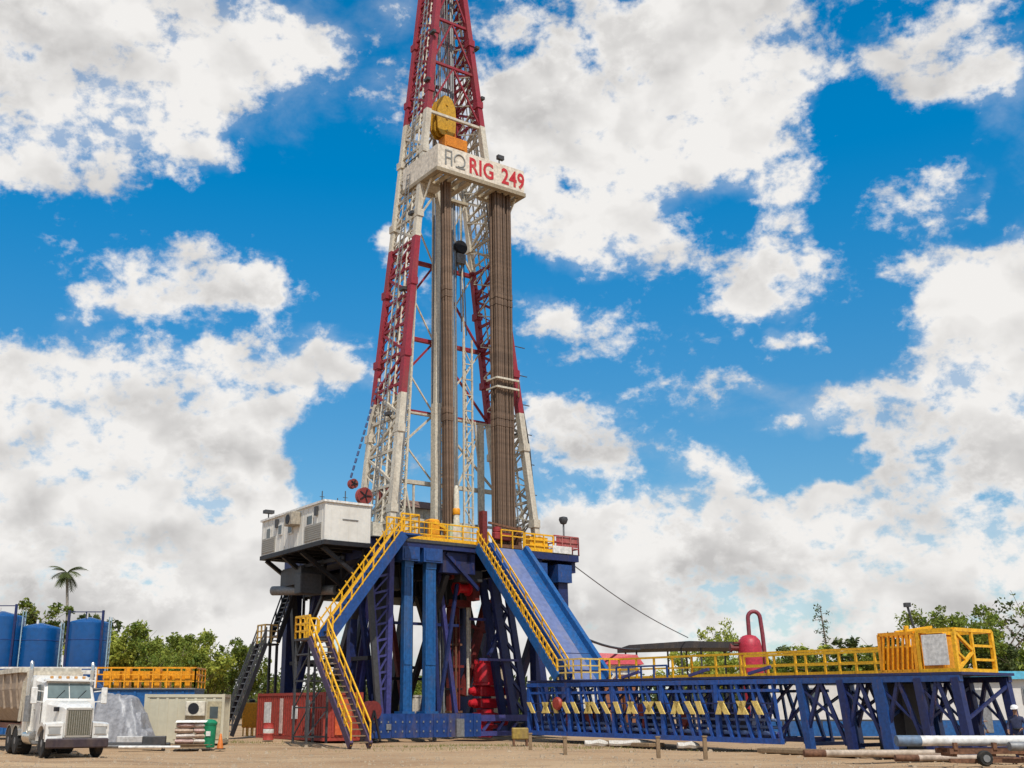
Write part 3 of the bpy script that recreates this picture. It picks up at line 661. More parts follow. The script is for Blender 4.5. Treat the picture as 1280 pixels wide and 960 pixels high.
lettering('249', 1.62, (S0 + 5.15, T0 - .014, Z0 + .27), 'lettering', SIGNRED, rb, MBASE, .78, .035)
m = mk()   # grey emblem left of the words: two upright strokes and a rounded loop
y0 = T0 - .02
def stroke(a, b, w=.12): m.bar((S0 + a[0], y0, Z0 + a[1]), (S0 + b[0], y0, Z0 + b[1]), .03, w) if abs(a[0] - b[0]) > abs(a[1] - b[1]) else m.box((S0 + a[0] - w / 2, y0, min(Z0 + a[1], Z0 + b[1])), (S0 + a[0] + w / 2, T0 - .002, max(Z0 + a[1], Z0 + b[1])))
stroke((.62, .3), (.62, 1.42)); stroke((1.08, .3), (1.08, 1.42)); stroke((.62, 1.37), (1.08, 1.37), .1); stroke((.68, .85), (1.02, .85), .1)
pts = []
for i in range(15):
    a = R(200 - i * 22); pts.append((S0 + 1.72 + .42 * math.cos(a), y0 + .01, Z0 + .86 + .45 * math.sin(a)))
m.poly(pts, .055, 6); stroke((1.4, .36), (2.15, .36), .1)
m.build('emblem', paint('grey_sign_paint', (.20, .20, .19), .6, .4, (.45, .4, .32), 2), rb)
m = mk(); rail(m, [(S0 + .1, T1 - .2, Z0), (S0 + .1, T0 + 2.6, Z0)], 2.0, .03, 1.2, 1); m.tube((S0 + 5.2, T0 + .3, Z1 - .05), (S0 + 5.2, T0 + .3, Z1 + .5), .04, 6); m.box((S0 + 5.0, T0 + .1, Z1 + .45), (S0 + 5.5, T0 + .35, Z1 + .75)); m.build('handrail', DGREY, rb)
# red sheaves and gearing fixed low on the left leg
for s0, t0, z0, r in ((1.2, 3.4, 13.9, .52), (2.7, 3.4, 14.1, .55), (.75, 4.0, 14.7, .3)):
    m = mk(); m.lathe((s0, t0, z0), [(.1, -.16), (r, -.16), (r * .82, -.05), (r * .82, .05), (r, .16), (.1, .16)], 18, 'y'); o2 = m.build('sheave', paint('sheave_red', (.22, .035, .03), .5, .5), mast, True)
    m = mk()
    for k in range(5):
        a = k * 1.257; m.bar((s0, t0 - .17, z0), (s0 + r * .8 * math.cos(a), t0 - .17, z0 + r * .8 * math.sin(a)), .07)
    m.build('spokes', BLACK, o2)
m = mk(); m.bar((1.2, 3.4, 13.9), (1.5, 3.4, 11), .3); m.bar((2.6, 3.2, 14), (2.1, 2.6, 11), .25); m.box((1.3, 2.4, 11), (2.9, 4, 12.2)); m.build('sheave_post', CREAM, mast)
# hanging service lines
m = mk(); a, b = Vector((fs_l(21.5) - .5, 4.2, 21.5)), Vector((.55, 4.0, 14.9))
for i in range(14): m.tube(a.lerp(b, i / 14), a.lerp(b, (i + .62) / 14), .07, 6)
m.build('cable_chain', paint('navy_hose', (.03, .06, .16), .6), mast)
m = mk(); m.poly([(fs_r(25) + .25, 2.2, 25), (12.9, 2.1, 18), (13.4, 2.0, DECK + .3)], .045, 6); m.poly([(fs_r(30) + .1, 2.2, 30), (12.5, 2.1, 20), (13.15, 1.9, DECK + .3)], .04, 6)
for k in range(7): m.bar((fs_r(13 + k * 2), 2, 13 + k * 2), (13.5 - k * .15, 2.05, 13 + k * 2), .05)
m.build('service_line', DGREY, mast)
# ---------------------------------------------------------------- drill pipes racked in the mast: every stand is a thing
def pipe_proto(label, group, r, base, top):
    b = Vector(base); d = Vector(top) - b
    m = MB((0, 0, 0)); n = 3
    m.tube((0, 0, 0), d, r, 8)
    for k in range(n):
        for u in ((k + .03) / n, (k + .97) / n if k < n - 1 else .985):
            m.tube(d * (u - .008), d * (u + .008), r * 1.3, 8)
    o = m.build('drill_pipe', PIPEB, None, True); o.location = W(*base); o.rotation_euler = (0, 0, ANG)
    return tag(o, label, 'drill pipe', group)
first = None
for i in range(8):
    for j in range(4):
        base = (9.2 + i * .168 + rnd.uniform(-.04, .04), .62 + j * .2 + rnd.uniform(-.04, .04), DECK + .02); 
        if first is None:
            first = pipe_proto('brown drill pipe standing in the wide right-hand bundle racked below the sign', 'drill pipes of the wide right bundle', .085, base, (base[0] + .3, base[1] + .35, 35.9))
        else:
            c = first.copy(); COL.objects.link(c); c.location = W(*base); c.rotation_euler = (rnd.uniform(-.002, .002), rnd.uniform(-.003, .003), ANG)
first = None
for i in range(3):
    for j in range(3):
        base = (5.92 + i * .19 + rnd.uniform(-.03, .03), 1.35 + j * .22 + rnd.uniform(-.03, .03), DECK + .02)
        if first is None:
            first = pipe_proto('brown drill pipe standing in the narrow middle bundle beside the cream guide column', 'drill pipes of the narrow middle bundle', .09, base, (base[0] - .1, base[1] + .2, 35.9))
        else:
            c = first.copy(); COL.objects.link(c); c.location = W(*base); c.rotation_euler = (rnd.uniform(-.002, .002), rnd.uniform(-.0025, .0025), ANG)
# straps round the right bundle belong to the mast
m = mk()
for z in (21.4, 22.0): m.bar((9.1, .5, z), (10.85, .5, z), .12); m.bar((10.85, .5, z), (12.0, 2.0, z), .1); m.bar((9.1, .5, z), (9.1, 1.6, z), .1)
m.build('belly_board', CREAM, mast)
# ---------------------------------------------------------------- travelling block, hook and drilling lines
o, mk = rig_thing('travelling_block', 'yellow travelling block with hook hanging inside the mast above the sign', 'travelling block', (7.2, 3.9, 39.6))
prof = []
OCH = paint('ochre_paint', (.50, .27, .02), .5, .45, (.2, .1, .03))
def plate(y, k=1.0, th=.07):
    prof2 = [(-.42, 40.15), (.42, 40.15), (.74, 40.6), (.80, 41.6), (.74, 42.5), (.5, 43.05), (.2, 43.3), (-.2, 43.3), (-.5, 43.05), (-.74, 42.5), (-.80, 41.6), (-.74, 40.6)]
    return [[(7.2 + a * k, y, 41.7 + (z - 41.7) * k) for a, z in prof2], [(7.2 + a * k, y + th, 41.7 + (z - 41.7) * k) for a, z in prof2]]
m = mk()
for y in (3.45, 3.86, 4.3): m.loft(plate(y))
m.loft(plate(3.53, .84, .3)); m.loft(plate(3.94, .84, .34))
for z in (40.5, 41.5, 42.6): m.tube((7.2, 3.38, z), (7.2, 4.42, z), .1, 10)
m.build('sheave_housing', OCH, o)
m = mk(); m.bbox((7.0, 3.3, 39.0), (8.9, 4.2, 40.15), .06); m.box((7.1, 3.25, 39.3), (8.6, 3.29, 39.6)); m.tube((7.9, 3.8, 40.15), (7.9, 3.8, 40.7), .25); m.build('hook_body', paint('orange_paint', (.62, .20, .012), .5, .4, (.2, .08, .02)), o)
m = mk()
for k in range(8): s0 = 6.7 + k * .14; m.tube((s0, 3.9, 43.0), (7.0 + k * .1, 4.2, 56), .025, 5)
m.build('drilling_line', GREY, o)
o, mk = rig_thing('hook_block', 'small dark round block hanging on lines between the pipe bundles', 'hook block', (8.6, 3.9, 31.5))
m = mk(); m.lathe((8.6, 3.9, 32.1), [(.05, -.25), (.45, -.25), (.52, -.1), (.52, .1), (.45, .25), (.05, .25)], 20, 'y'); m.build('sheave', BLACK, o, True)
m = mk(); m.box((8.25, 3.7, 30.9), (8.95, 4.1, 31.6)); m.bar((8.4, 3.9, 30.9), (8.6, 3.9, 30.2), .12); m.bar((8.8, 3.9, 30.9), (8.6, 3.9, 30.2), .12); m.build('hook', GREY, o)
m = mk(); m.tube((8.45, 3.9, 32.5), (8.4, 3.9, 36.5), .03, 5); m.tube((8.75, 3.9, 32.5), (8.8, 3.9, 36.5), .03, 5)
m.tube((8.3, 3.9, 31), (8.2, 3.9, 25.6), .04, 5); m.tube((8.6, 3.9, 30.2), (8.7, 3.9, 26), .04, 5); m.tube((8.9, 3.9, 31), (9.1, 3.9, 25.8), .04, 5); m.build('hoist_line', DGREY, o)
# ---------------------------------------------------------------- machines on the drill floor
o, mk = rig_thing('drawworks', 'cream drawworks housing with a rusty brown roof at the back of the drill floor', 'drawworks', (7, 8, DECK))
m = mk(); m.box((5.6, 6.6, DECK), (9.3, 9.0, DECK + 3.2)); m.build('housing', CREAM, o)
m = mk(); m.loft([[(5.4, 6.4, DECK + 3.2), (9.5, 6.4, DECK + 3.2), (9.5, 9.2, DECK + 3.2), (5.4, 9.2, DECK + 3.2)], [(5.5, 7.2, DECK + 3.8), (9.4, 7.2, DECK + 3.8), (9.4, 8.5, DECK + 3.8), (5.5, 8.5, DECK + 3.8)]]); m.build('roof', paint('rusty_brown_roof', (.19, .11, .085), .7, .5), o)
m = mk()
for k in range(4): m.box((5.8 + k * .9, 6.55, DECK + .9), (6.5 + k * .9, 6.59, DECK + 2.8))
m.build('panel', WHITE, o)
o, mk = rig_thing('control_box', 'pale green control cabinet behind the yellow handrail of the drill floor', 'control box', (6.3, .9, DECK))
m = mk(); m.bbox((5.6, .6, DECK), (7.1, 1.3, DECK + 1.25), .05); m.build('cabinet', PALEG, o)
m = mk(); m.box((5.75, .55, DECK + .2), (6.3, .59, DECK + 1.1)); m.box((6.4, .55, DECK + .2), (6.95, .59, DECK + 1.1)); m.build('door', CREAM, o)
o, mk = rig_thing('iron_roughneck', 'yellow pipe handling machine on the drill floor by the middle pipe bundle', 'pipe handler', (4.7, 1.2, DECK))
m = mk(); m.bbox((4.1, .8, DECK), (5.4, 1.9, DECK + .5), .05); m.bbox((4.35, .9, DECK + .5), (5.1, 1.7, DECK + 1.5), .1); m.build('body', ORANGE, o)
m = mk(); m.bar((4.6, .95, DECK + 1.3), (5.5, 1.1, DECK + 1.05), .2); m.bar((5.5, 1.1, DECK + 1.05), (5.7, 1.2, DECK + .6), .16); m.build('arm', YELLOW, o)
m = mk(); m.tube((4.2, 1.1, DECK + .5), (4.2, 1.1, DECK + 1.35), .08); m.tube((5.25, 1.3, DECK + .5), (5.25, 1.3, DECK + 1.2), .07); m.build('cylinder', DGREY, o)
o, mk = rig_thing('mud_bucket', 'white pipe sleeve hanging low in front of the middle pipe bundle', 'pipe sleeve', (6.2, .9, DECK))
m = mk(); m.lathe((6.3, 1.0, DECK), [(.16, .1), (.2, .15), (.2, 1.6), (.18, 1.7), (.18, 3.1), (.15, 3.5), (.1, 3.7)], 14); m.build('sleeve', CREAM, o, True)
m = mk(); m.lathe((6.3, 1.0, DECK), [(.21, 1.9), (.23, 1.93), (.23, 2.25), (.21, 2.28)], 14); m.build('collar', ORANGE, o, True)
o, mk = rig_thing('hydraulic_tongs', 'dark red power tongs and steel frames before the foot of the wide pipe bundle', 'power tongs', (9, .4, DECK))
m = mk(); m.box((7.75, .3, DECK), (8.1, .7, DECK + 2.2)); m.build('post', DRED, o)
m = mk(); m.bbox((8.5, .05, DECK + .5), (9.9, .45, DECK + .95), .05); m.lathe((8.8, .3, DECK + .95), [(.2, 0), (.26, .05), (.26, .3), (.15, .35)], 14); m.build('tong_body', paint('tong_red', (.28, .03, .03), .5, .4), o)
m = mk(); m.bar((8.15, .25, DECK + 1.5), (10.5, .25, DECK + 1.25), .13); m.bar((8.3, .15, DECK + .12), (10.5, .15, DECK + .14), .2); m.box((10.3, .1, DECK), (10.55, .45, DECK + 1.4)); m.bar((9.6, .2, DECK), (10.4, .2, DECK + 1.2), .1); m.build('frame', RUST, o)
m = mk(); m.bar((8.9, -.02, DECK + .75), (10.6, -.02, DECK + .75), .07); m.bar((8.9, -.02, DECK + 1.1), (10.6, -.02, DECK + 1.1), .07)
for q in (8.9, 9.75, 10.6): m.bar((q, -.02, DECK), (q, -.02, DECK + 1.1), .07)
m.build('gate_rail', YELLOW, o)
o, mk = rig_thing('winch_unit', 'yellow winch behind the handrail right of the ramp on the drill floor', 'winch', (12, 1, DECK))
m = mk(); m.lathe((11.6, .9, DECK + .6), [(.1, 0), (.5, 0), (.5, .08), (.28, .1), (.28, .9), (.5, .92), (.5, 1.0), (.1, 1.0)], 18, 'x'); m.build('drum', ORANGE, o, True)
m = mk(); m.box((11.4, .5, DECK), (12.9, 1.4, DECK + .2)); m.box((12.65, .6, DECK + .2), (12.95, 1.3, DECK + 1.0)); m.build('frame', YELLOW, o)
o, mk = rig_thing('floodlight', 'grey floodlight on a short pole at the right end of the drill floor', 'floodlight', (14.0, .2, DECK))
m = mk(); m.tube((14.0, .2, DECK), (14.0, .2, DECK + 1.9), .06, 8); m.build('pole', GREY, o)
m = mk(); m.lathe((14.0, .2, DECK + 2.0), [(.08, -.1), (.2, -.05), (.3, .2), (.26, .35), (.1, .4)], 14); m.build('lamp_head', DGREY, o, True)
# ---------------------------------------------------------------- dog house
dog, mk = rig_thing('doghouse', 'white driller cabin on dark brackets hanging off the left edge of the drill floor', 'cabin', (-1.5, 4.3, 10.45))
D0, D1, DL = 10.55, 12.65, 8.6
m = mk(); m.box((-3.0, .2, D0), (-.1, DL, D1))
m.box((-2.99, .19, D0 + .02), (-2.85, .2, D1)); m.box((-.25, .19, D0 + .02), (-.11, .2, D1))
for k in range(14): m.box((-3.02, .5 + k * .6, D0 + .03), (-3.0, .54 + k * .6, D1 - .03))
for k in range(5): m.box((-2.6 + k * .55, .185, D0 + .04), (-2.56 + k * .55, .2, D1 - .04))
m.build('walls', paint('cabin_white_paint', (.66, .63, .57), .5, .22, (.38, .32, .24), .8, var=.06, bump=.05), dog)
m = mk(); m.box((-3.1, .1, D1), (0, DL + .1, D1 + .12)); m.build('roof', WHITE, dog)
for t0, z0, w, h in ((1.6, 11.55, .75, .6), (4.2, 11.4, .6, .7), (5.6, 11.5, .55, .65), (7.2, 11.45, .6, .7)):
    m = mk(); m.box((-3.06, t0, z0), (-3.022, t0 + w, z0 + h)); f = m.build('window', WHITE, dog)
    m = mk(); m.box((-3.075, t0 + .07, z0 + .07), (-3.061, t0 + w - .07, z0 + h - .07)); m.build('pane', GLASS, f)
for t0, w in ((.5, 2.1), (6.6, 1.8)):
    m = mk(); m.box((-3.05, t0, D0 + .1), (-3.021, t0 + w, D0 + 1.0))
    for k in range(7): m.box((-3.07, t0 + .05, D0 + .15 + k * .12), (-3.051, t0 + w - .05, D0 + .2 + k * .12))
    m.build('louvre_panel', paint('grey_panel', (.33, .31, .27), .6, .15, var=.06), dog)
m = mk(); m.bbox((-3.6, 3.2, 11.75), (-3.022, 4.2, 12.5), .03); ac = m.build('air_conditioner', paint('tan_panel', (.36, .31, .24), .6, .4), dog)
m = mk(); m.lathe((-3.6, 3.7, 12.1), [(.28, -.03), (.28, .01), (.05, .02)], 14, 'x'); m.build('fan', BLACK, ac)
for t0 in (1.0, 6.2):
    m = mk(); m.box((-3.16, t0, 12.0), (-3.022, t0 + .25, 12.5)); m.build('wall_lamp', DGREY, dog)
m = mk(); m.box((-1.9, .15, 11.75), (-.9, .189, 11.79)); m.build('name_strip', GREY, dog)
m = mk(); m.tube((-2.8, 8.2, D1 + .1), (-2.8, 8.2, D1 + .5), .04, 6); m.box((-3.1, 8.0, D1 + .5), (-2.5, 8.4, D1 + .7)); m.build('floodlight', DGREY, dog)
for s0, h in ((-2.2, 1.1), (-1.2, .7), (-.7, 1.3)):
    m = mk(); m.tube((s0, 2.2, D1 + .12), (s0, 2.2, D1 + .12 + h * .8), .03, 6); m.bar((s0 - .15, 2.2, D1 + .12 + h * .5), (s0 + .15, 2.2, D1 + .12 + h * .5), .03); m.build('antenna', DGREY, dog)
m = mk(); m.box((-3.05, .12, 10.3), (0, .4, D0 - .005)); m.box((-3.05, DL - .3, 10.3), (0, DL + .05, D0 - .005)); m.box((-3.06, .41, 10.3), (-2.8, DL - .31, D0 - .006))
for k in range(6): m.box((-2.79, 1.2 + k * 1.25, 10.28), (0, 1.4 + k * 1.25, D0 - .007))
m.box((-2.78, .42, 10.46), (-.02, DL - .32, 10.54))
m.build('floor_frame', BLACK, dog)
m = mk()
for t0 in (.8, 3.4, 5.8, 8.2):
    m.bar((-2.8, t0, 10.25), (.0, t0, 8.4), .22); m.bar((-.1, t0, 10.3), (-.1, t0, 8.0), .24)
m.bar((-.1, .8, 8.3), (-.1, 8.2, 8.3), .2); m.bar((-.1, .8, 10), (-.1, 4.5, 8.2), .12); m.bar((-1.6, .6, 9.7), (-1.6, 8.2, 9.7), .18)
m.build('bracket', BLACK, dog)
m = mk(); m.box((-1.9, 5.2, 8.7), (-.3, 8.0, 9.7)); m.bbox((-2.4, 4.2, 8.0), (-1.0, 5.0, 9.2), .05); m.build('underslung_tank', DGREY, dog)
m = mk(); m.tube((-2.2, 8.4, 8.5), (-.2, 4.0, 8.3), .28, 12); m.build('air_duct', GREY, dog, True)
# ---------------------------------------------------------------- stairs
ys, mk = rig_thing('staircase', 'yellow railed blue staircase dropping from the drill floor to a landing at its left', 'staircase', (-1.5, -1.4, 5.4))
stairs(ys, mk, (.9, -1.3, DECK - .1), (-3.6, -1.3, 5.1), (0, 1, 0), 1.1, BLUE, DGREY, YELLOW, .16, .5, 20)
m = mk(); m.box((.6, -1.9, DECK - .1), (1.9, -.08, DECK)); m.build('top_landing', BLUE, ys)
m = mk(); rail(m, [(.7, -1.85, DECK), (1.85, -1.85, DECK), (1.85, -.1, DECK)], 1.05, .045, .7, 2); rail(m, [(.75, -.15, DECK), (1.7, -.15, DECK)], 1.1, .04, .5, 2); m.build('handrail', YELLOW, ys)
m = mk()
for k in range(12): u = k / 12; p = Vector((.9, -.75, DECK + .1)).lerp(Vector((-3.6, -.75, 5.3)), u); m.bar(p, p + Vector((-.4, 0, .55)), .05)
m.build('rail_infill', YELLOW, ys)
lt, mk = rig_thing('stair_tower', 'slim steel scaffold tower with a yellow railed landing between the two yellow stair flights', 'stair tower', (-4.9, -1.5, 0))
m = mk(); m.box((-5.0, -2.4, 5.0), (-3.6, -.7, 5.1)); m.build('landing', DGREY, lt)
m = mk()
for s0 in (-4.9, -3.8):
    for t0 in (-2.3, -.8): m.bar((s0, t0, 0), (s0, t0, 5.0), .1)
for z in (.3, 1.7, 3.0, 4.3):
    m.bar((-4.9, -2.3, z), (-3.8, -2.3, z), .07); m.bar((-4.9, -.8, z), (-3.8, -.8, z), .07); m.bar((-4.9, -2.3, z), (-4.9, -.8, z), .07); m.bar((-3.8, -2.3, z), (-3.8, -.8, z), .07)
    if z < 4: m.bar((-4.9, -2.3, z), (-3.8, -2.3, z + 1.3), .05); m.bar((-4.9, -.8, z), (-4.9, -2.3, z + 1.3), .05)
m.build('tower_frame', DGREY, lt)
m = mk(); rail(m, [(-3.7, -.75, 5.1), (-4.95, -.75, 5.1), (-4.95, -2.35, 5.1)], 1.1, .05, .6, 2); rail(m, [(-3.65, -2.35, 5.1), (-3.65, -1.9, 5.1)], 1.1, .04, .5, 2); m.build('handrail', YELLOW, lt)
ls, mk = rig_thing('staircase', 'lower yellow railed stair flight running from the scaffold landing down to the dirt', 'staircase', (-5.0, -5, 0))
stairs(ls, mk, (-4.4, -2.3, 5.05), (-4.95, -7.9, .05), (1, 0, 0), 1.0, paint('stair_dark_paint', (.06, .035, .075), .5, .4), WOOD, YELLOW, .16, .38, 18)
m = mk()
for k in range(11): p = Vector((-4.9, -2.4, 5.1)).lerp(Vector((-5.45, -7.7, .4)), k / 11); m.bar(p, p + Vector((0, -.35, .6)), .05)
m.build('rail_infill', YELLOW, ls)
bs, mk = rig_thing('staircase', 'black steel staircase with a middle landing below the white cabin', 'staircase', (-2, 9.9, 0))
stairs(bs, mk, (.1, 9.9, 9.6), (-1.3, 9.9, 5.5), (0, 1, 0), 1.2, BLACK, GREY, DGREY, .12, .24, 14, 1.0)
m = mk(); m.box((-2.2, 9.3, 5.35), (-1.2, 10.5, 5.45)); m.box((-.1, 9.3, 9.55), (1.2, 10.5, 9.65)); m.build('landing', BLACK, bs)
m = mk(); rail(m, [(-1.3, 9.35, 5.45), (-2.15, 9.35, 5.45), (-2.15, 10.45, 5.45)], 1.1, .045, .5, 2); m.build('landing_rail', paint('faded_yellow_paint', (.50, .32, .10), .6, .4), bs)
st2 = MB
m = mk()
for s in (-1, 1): m.bar((-2.1, 9.9 + s * .65, 5.4), (-4.0, 9.9 + s * .65, .1), .12, .24)
m.build('stringer', BLACK, bs)
m = mk()
for i in range(15): p = Vector((-2.1, 9.9, 5.3)).lerp(Vector((-4.0, 9.9, .2)), (i + .5) / 15); m.bar(p - Vector((0, .6, 0)), p + Vector((0, .6, 0)), .24, .06)
m.build('treads', GREY, bs)
for s in (-1, 1):
    m = mk(); rail(m, [(-2.1, 9.9 + s * .65, 5.4), (-4.0, 9.9 + s * .65, .1)], 1.0, .035, .8, 2); m.build('handrail', DGREY, bs)
m = mk()
for t0 in (9.4, 10.4): m.bar((-1.3, t0, 0), (-1.3, t0, 5.4), .14); m.bar((.9, t0, 5.5), (.9, t0, 9.6), .14)
m.build('post', BLACK, bs)
# ---------------------------------------------------------------- ramp and catwalk
rp, mk = rig_thing('pipe_ramp', 'blue steel pipe ramp sloping from the drill floor down to the catwalk', 'ramp', (9.3, -3.5, 3))
m = mk(); m.loft([[(8.0, -.1, DECK - .05), (10.6, -.1, DECK - .05), (10.6, -.1, DECK - .35), (8.0, -.1, DECK - .35)], [(8.0, -7.3, 3.15), (10.6, -7.3, 3.15), (10.6, -7.3, 2.85), (8.0, -7.3, 2.85)]]); m.build('ramp_plate', paint('worn_ramp_steel', (.13, .16, .30), .5, .8, (.22, .20, .22), .7, coat=0, var=.15), rp)
for s0, mt in ((10.6, BRIGHT), (7.9, BLUE)):
    m = mk(); m.bar((s0, -.1, DECK - .02), (s0, -7.3, 3.2), .28, .62); m.build('side_beam', mt, rp)
m = mk(); m.loft([[(9.75, -.1, DECK - .04), (10.45, -.1, DECK - .04), (10.45, -.1, DECK - .1), (9.75, -.1, DECK - .1)], [(9.75, -7.3, 3.16), (10.45, -7.3, 3.16), (10.45, -7.3, 3.1), (9.75, -7.3, 3.1)]]); m.build('skid_strip', BRIGHT, rp)
m = mk()
for k in range(8):
    u = (k + .5) / 8; z = DECK - .5 - (DECK - 3.6) * u; m.bar((8, -.1 - 7.2 * u, z), (10.6, -.1 - 7.2 * u, z), .16)
m.build('cross_beams', DBLUE, rp)
rs, mk = rig_thing('staircase', 'long yellow railed staircase running down the left side of the blue pipe ramp', 'staircase', (7.4, -3.5, 3))
stairs(rs, mk, (7.45, -.1, DECK - .1), (7.45, -7.3, 3.2), (1, 0, 0), .8, BRIGHT, DGREY, YELLOW, .14, .5, 26, .95)
m = mk()
for k in range(26): p = Vector((7.02, -.2, DECK)).lerp(Vector((7.02, -7.2, 3.3)), k / 26); m.bar(p, p + Vector((0, -.15, .9)), .04)
m.build('rail_infill', YELLOW, rs)
m = mk(); rail(m, [(7.1, -7.3, 3.1), (7.1, -9.2, 3.1), (8.3, -9.2, 3.1)], 1.0, .04, .6, 2); m.build('landing_rail', paint('pale_yellow_paint', (.68, .46, .12), .5, .3), rs)
cw, mk = rig_thing('catwalk', 'long blue truss catwalk with yellow handrails reaching from the ramp to the yellow cages', 'catwalk', (9, -16, 0))
def ztop(t): return 3.1 + .006 * (t + 7)
m = mk(); m.loft([[(7.3, -4.4, 3.0), (10.7, -4.4, 3.0), (10.7, -4.4, 3.1), (7.3, -4.4, 3.1)], [(7.3, -29.8, 2.84), (10.7, -29.8, 2.84), (10.7, -29.8, 2.94), (7.3, -29.8, 2.94)]])
m.build('deck', DBLUE, cw)
for s0 in (7.35, 10.55):
    m = mk()
    m.bar((s0, -4.4, .42), (s0, -21.5, .36), .22); m.bar((s0, -4.4, 2.86), (s0, -21.5, 2.76), .2); m.bar((s0, -4.4, 2.45), (s0, -21.5, 2.4), .12)
    n = 15
    for i in range(n):
        a, b = -4.5 - i * 1.13, -4.5 - (i + 1) * 1.13
        m.bar((s0, a, 2.75), (s0, a - .75, .45), .13); m.bar((s0, b, .45), (s0, b + .25, 2.7), .1)
        if i % 3 == 0: m.bar((s0, a, .45), (s0, a, 2.7), .2)
    m.build('truss_side', paint('truss_blue_paint', (.018, .075, .30), .42, .4, (.07, .06, .07), 1.2, rust=.7) if s0 < 8 else BLUE, cw)
m = mk()
for i in range(12): t0 = -4.6 - i * 1.5; m.bar((7.4, t0, .42), (10.5, t0, .42), .16); m.bar((7.4, t0, .5), (10.5, t0, 2.7), .1)
m.build('cross_frames', PURPLE, cw)
m = mk()
for i in range(26):
    t0 = -4.7 - i * .64; m.bar((8.1 + .3 * (i % 3), t0, .5), (8.3 + .4 * ((i * 7) % 4), t0 - .5 + .25 * (i % 4), 2.7), .08)
m.build('inner_struts', paint('lilac_blue_paint', (.06, .09, .30), .5, .4, (.1, .08, .1), 1.5), cw)
for s0 in (7.4, 10.55):
    m = mk(); m.bar((s0, -21.4, 2.76), (s0, -29.7, 2.72), .22); m.build('edge_beam', BLUE if s0 < 8 else DBLUE, cw)
# cream yellow warning slats on the near side
SLAT = paint('hazard_slat_yellow', (.74, .54, .16), .55, .35, (.2, .14, .06), 2.5, rust=.4)
t0, k = -4.9, 0
while t0 > -20.9:
    for lean in ((.34, -.34), (-.34, .34), (.34, -.34))[k % 3:k % 3 + 1]:
        lean = (lean[0] * rnd.uniform(.6, 1.25), 0); m = mk(); m.loft([[(7.14, t0, 1.42), (7.14, t0 - .3, 1.42), (7.2, t0 - .3, 1.42), (7.2, t0, 1.42)], [(7.14, t0 + lean[0], 1.98), (7.14, t0 - .3 + lean[0], 1.98), (7.2, t0 - .3 + lean[0], 1.98), (7.2, t0 + lean[0], 1.98)]]); m.build('hazard_slat', SLAT, cw)
    t0 -= (.78, .42, .62)[k % 3] * rnd.uniform(.75, 1.3); k += 1 if rnd.random() < .85 else 2
m = mk(); m.bar((7.23, -4.5, 1.5), (7.23, -21.2, 1.47), .05); m.bar((7.23, -4.5, 1.92), (7.23, -21.2, 1.88), .05); m.build('slat_rails', DBLUE, cw)
# dark bins, red valves and pipework seen through the truss
m = mk()
for i in (1, 4, 7):
    m = mk(); m.bbox((8.4, -6.2 - i * 1.65, .5), (9.8, -5.0 - i * 1.65, 1.3 + .35 * (i % 3)), .05); m.build('storage_bin', DBLUE, cw)
for i, (t0, z) in enumerate(((-7.2, 1.9), (-9.0, 1.3), (-12.9, 1.6), (-15.6, 1.2))):
    m = mk(); m.lathe((7.1 if i == 0 else 7.75, t0, z), [(.05, -.15), (.29, -.12), (.34, 0), (.29, .12), (.05, .15)], 14, 'x'); m.tube((7.75, t0, .4), (7.75, t0, z), .07); m.build('valve', ORED if i % 2 == 0 else DRED, cw, True)
m = mk(); m.tube((7.6, -5, .7), (7.6, -21, .66), .09); m.tube((7.9, -5, .95), (7.9, -21, .9), .07); m.tube((7.65, -12, 1.25), (7.65, -21, 1.2), .06); m.build('flow_line', paint('light_blue_pipe', (.16, .22, .38), .5, .4), cw)
# outer half: raking leg frames
LEGT = (-22.6, -24.6, -26.3, -28.0, -29.5)
for i, t0 in enumerate(LEGT):
    m = mk()
    for s0 in (7.4, 10.5):
        m.bar((s0, t0, 2.75), (s0, t0 - .25, .05), .3 if i != 2 else .44, .3)
    m.bar((7.4, t0 - .1, 1.2), (10.5, t0 - .1, 2.5), .1); m.bar((7.4, t0 - .2, .3), (10.5, t0 - .2, .3), .14)
    m.build('leg_frame', (BLUE, DBLUE, BLUE, DBLUE, DBLUE)[i], cw)
for s0 in (7.4, 10.5):
    for a, b in zip(LEGT[:-1], LEGT[1:]):
        m = mk(); m.bar((s0, a, .3), (s0, (a + b) / 2, 2.7), .13); m.bar((s0, b, .3), (s0, (a + b) / 2, 2.7), .13); m.bar((s0, a, 2.5), (s0, b, .9), .08)
        m.build('bracing', DBLUE, cw)
m = mk(); m.box((8.3, -26.6, .1), (9.8, -25.4, 2.6)); m.build('hydraulic_cabinet', BLACK, cw)
m = mk(); rail(m, [(10.6, -8.2, 3.08), (10.6, -13.5, 3.06), (10.6, -26.2, 2.97)], 1.1, .05, 1.5, 1, True); rail(m, [(9.2, -8.2, 3.08), (10.6, -8.2, 3.08)], 1.1, .045, .7, 1); m.build('handrail', YELLOW, cw)
m = mk(); rail(m, [(7.4, -11.5, 3.06), (7.4, -15, 3.05)], .55, .04, .9, 0); m.build('kerb_rail', BLUE, cw)
m = mk(); rail(m, [(9.9, -17.5, 3.03), (9.9, -26.2, 2.97)], .95, .05, 1.7, 1); m.build('inner_rail', YELLOW, cw)
for t0 in (-12, -16.5, -20): 
    m = mk(); m.bar((7.3, t0, 3.1), (7.3, t0 - 1.2, 3.35), .12); m.build('pipe_stop', PURPLE, cw)
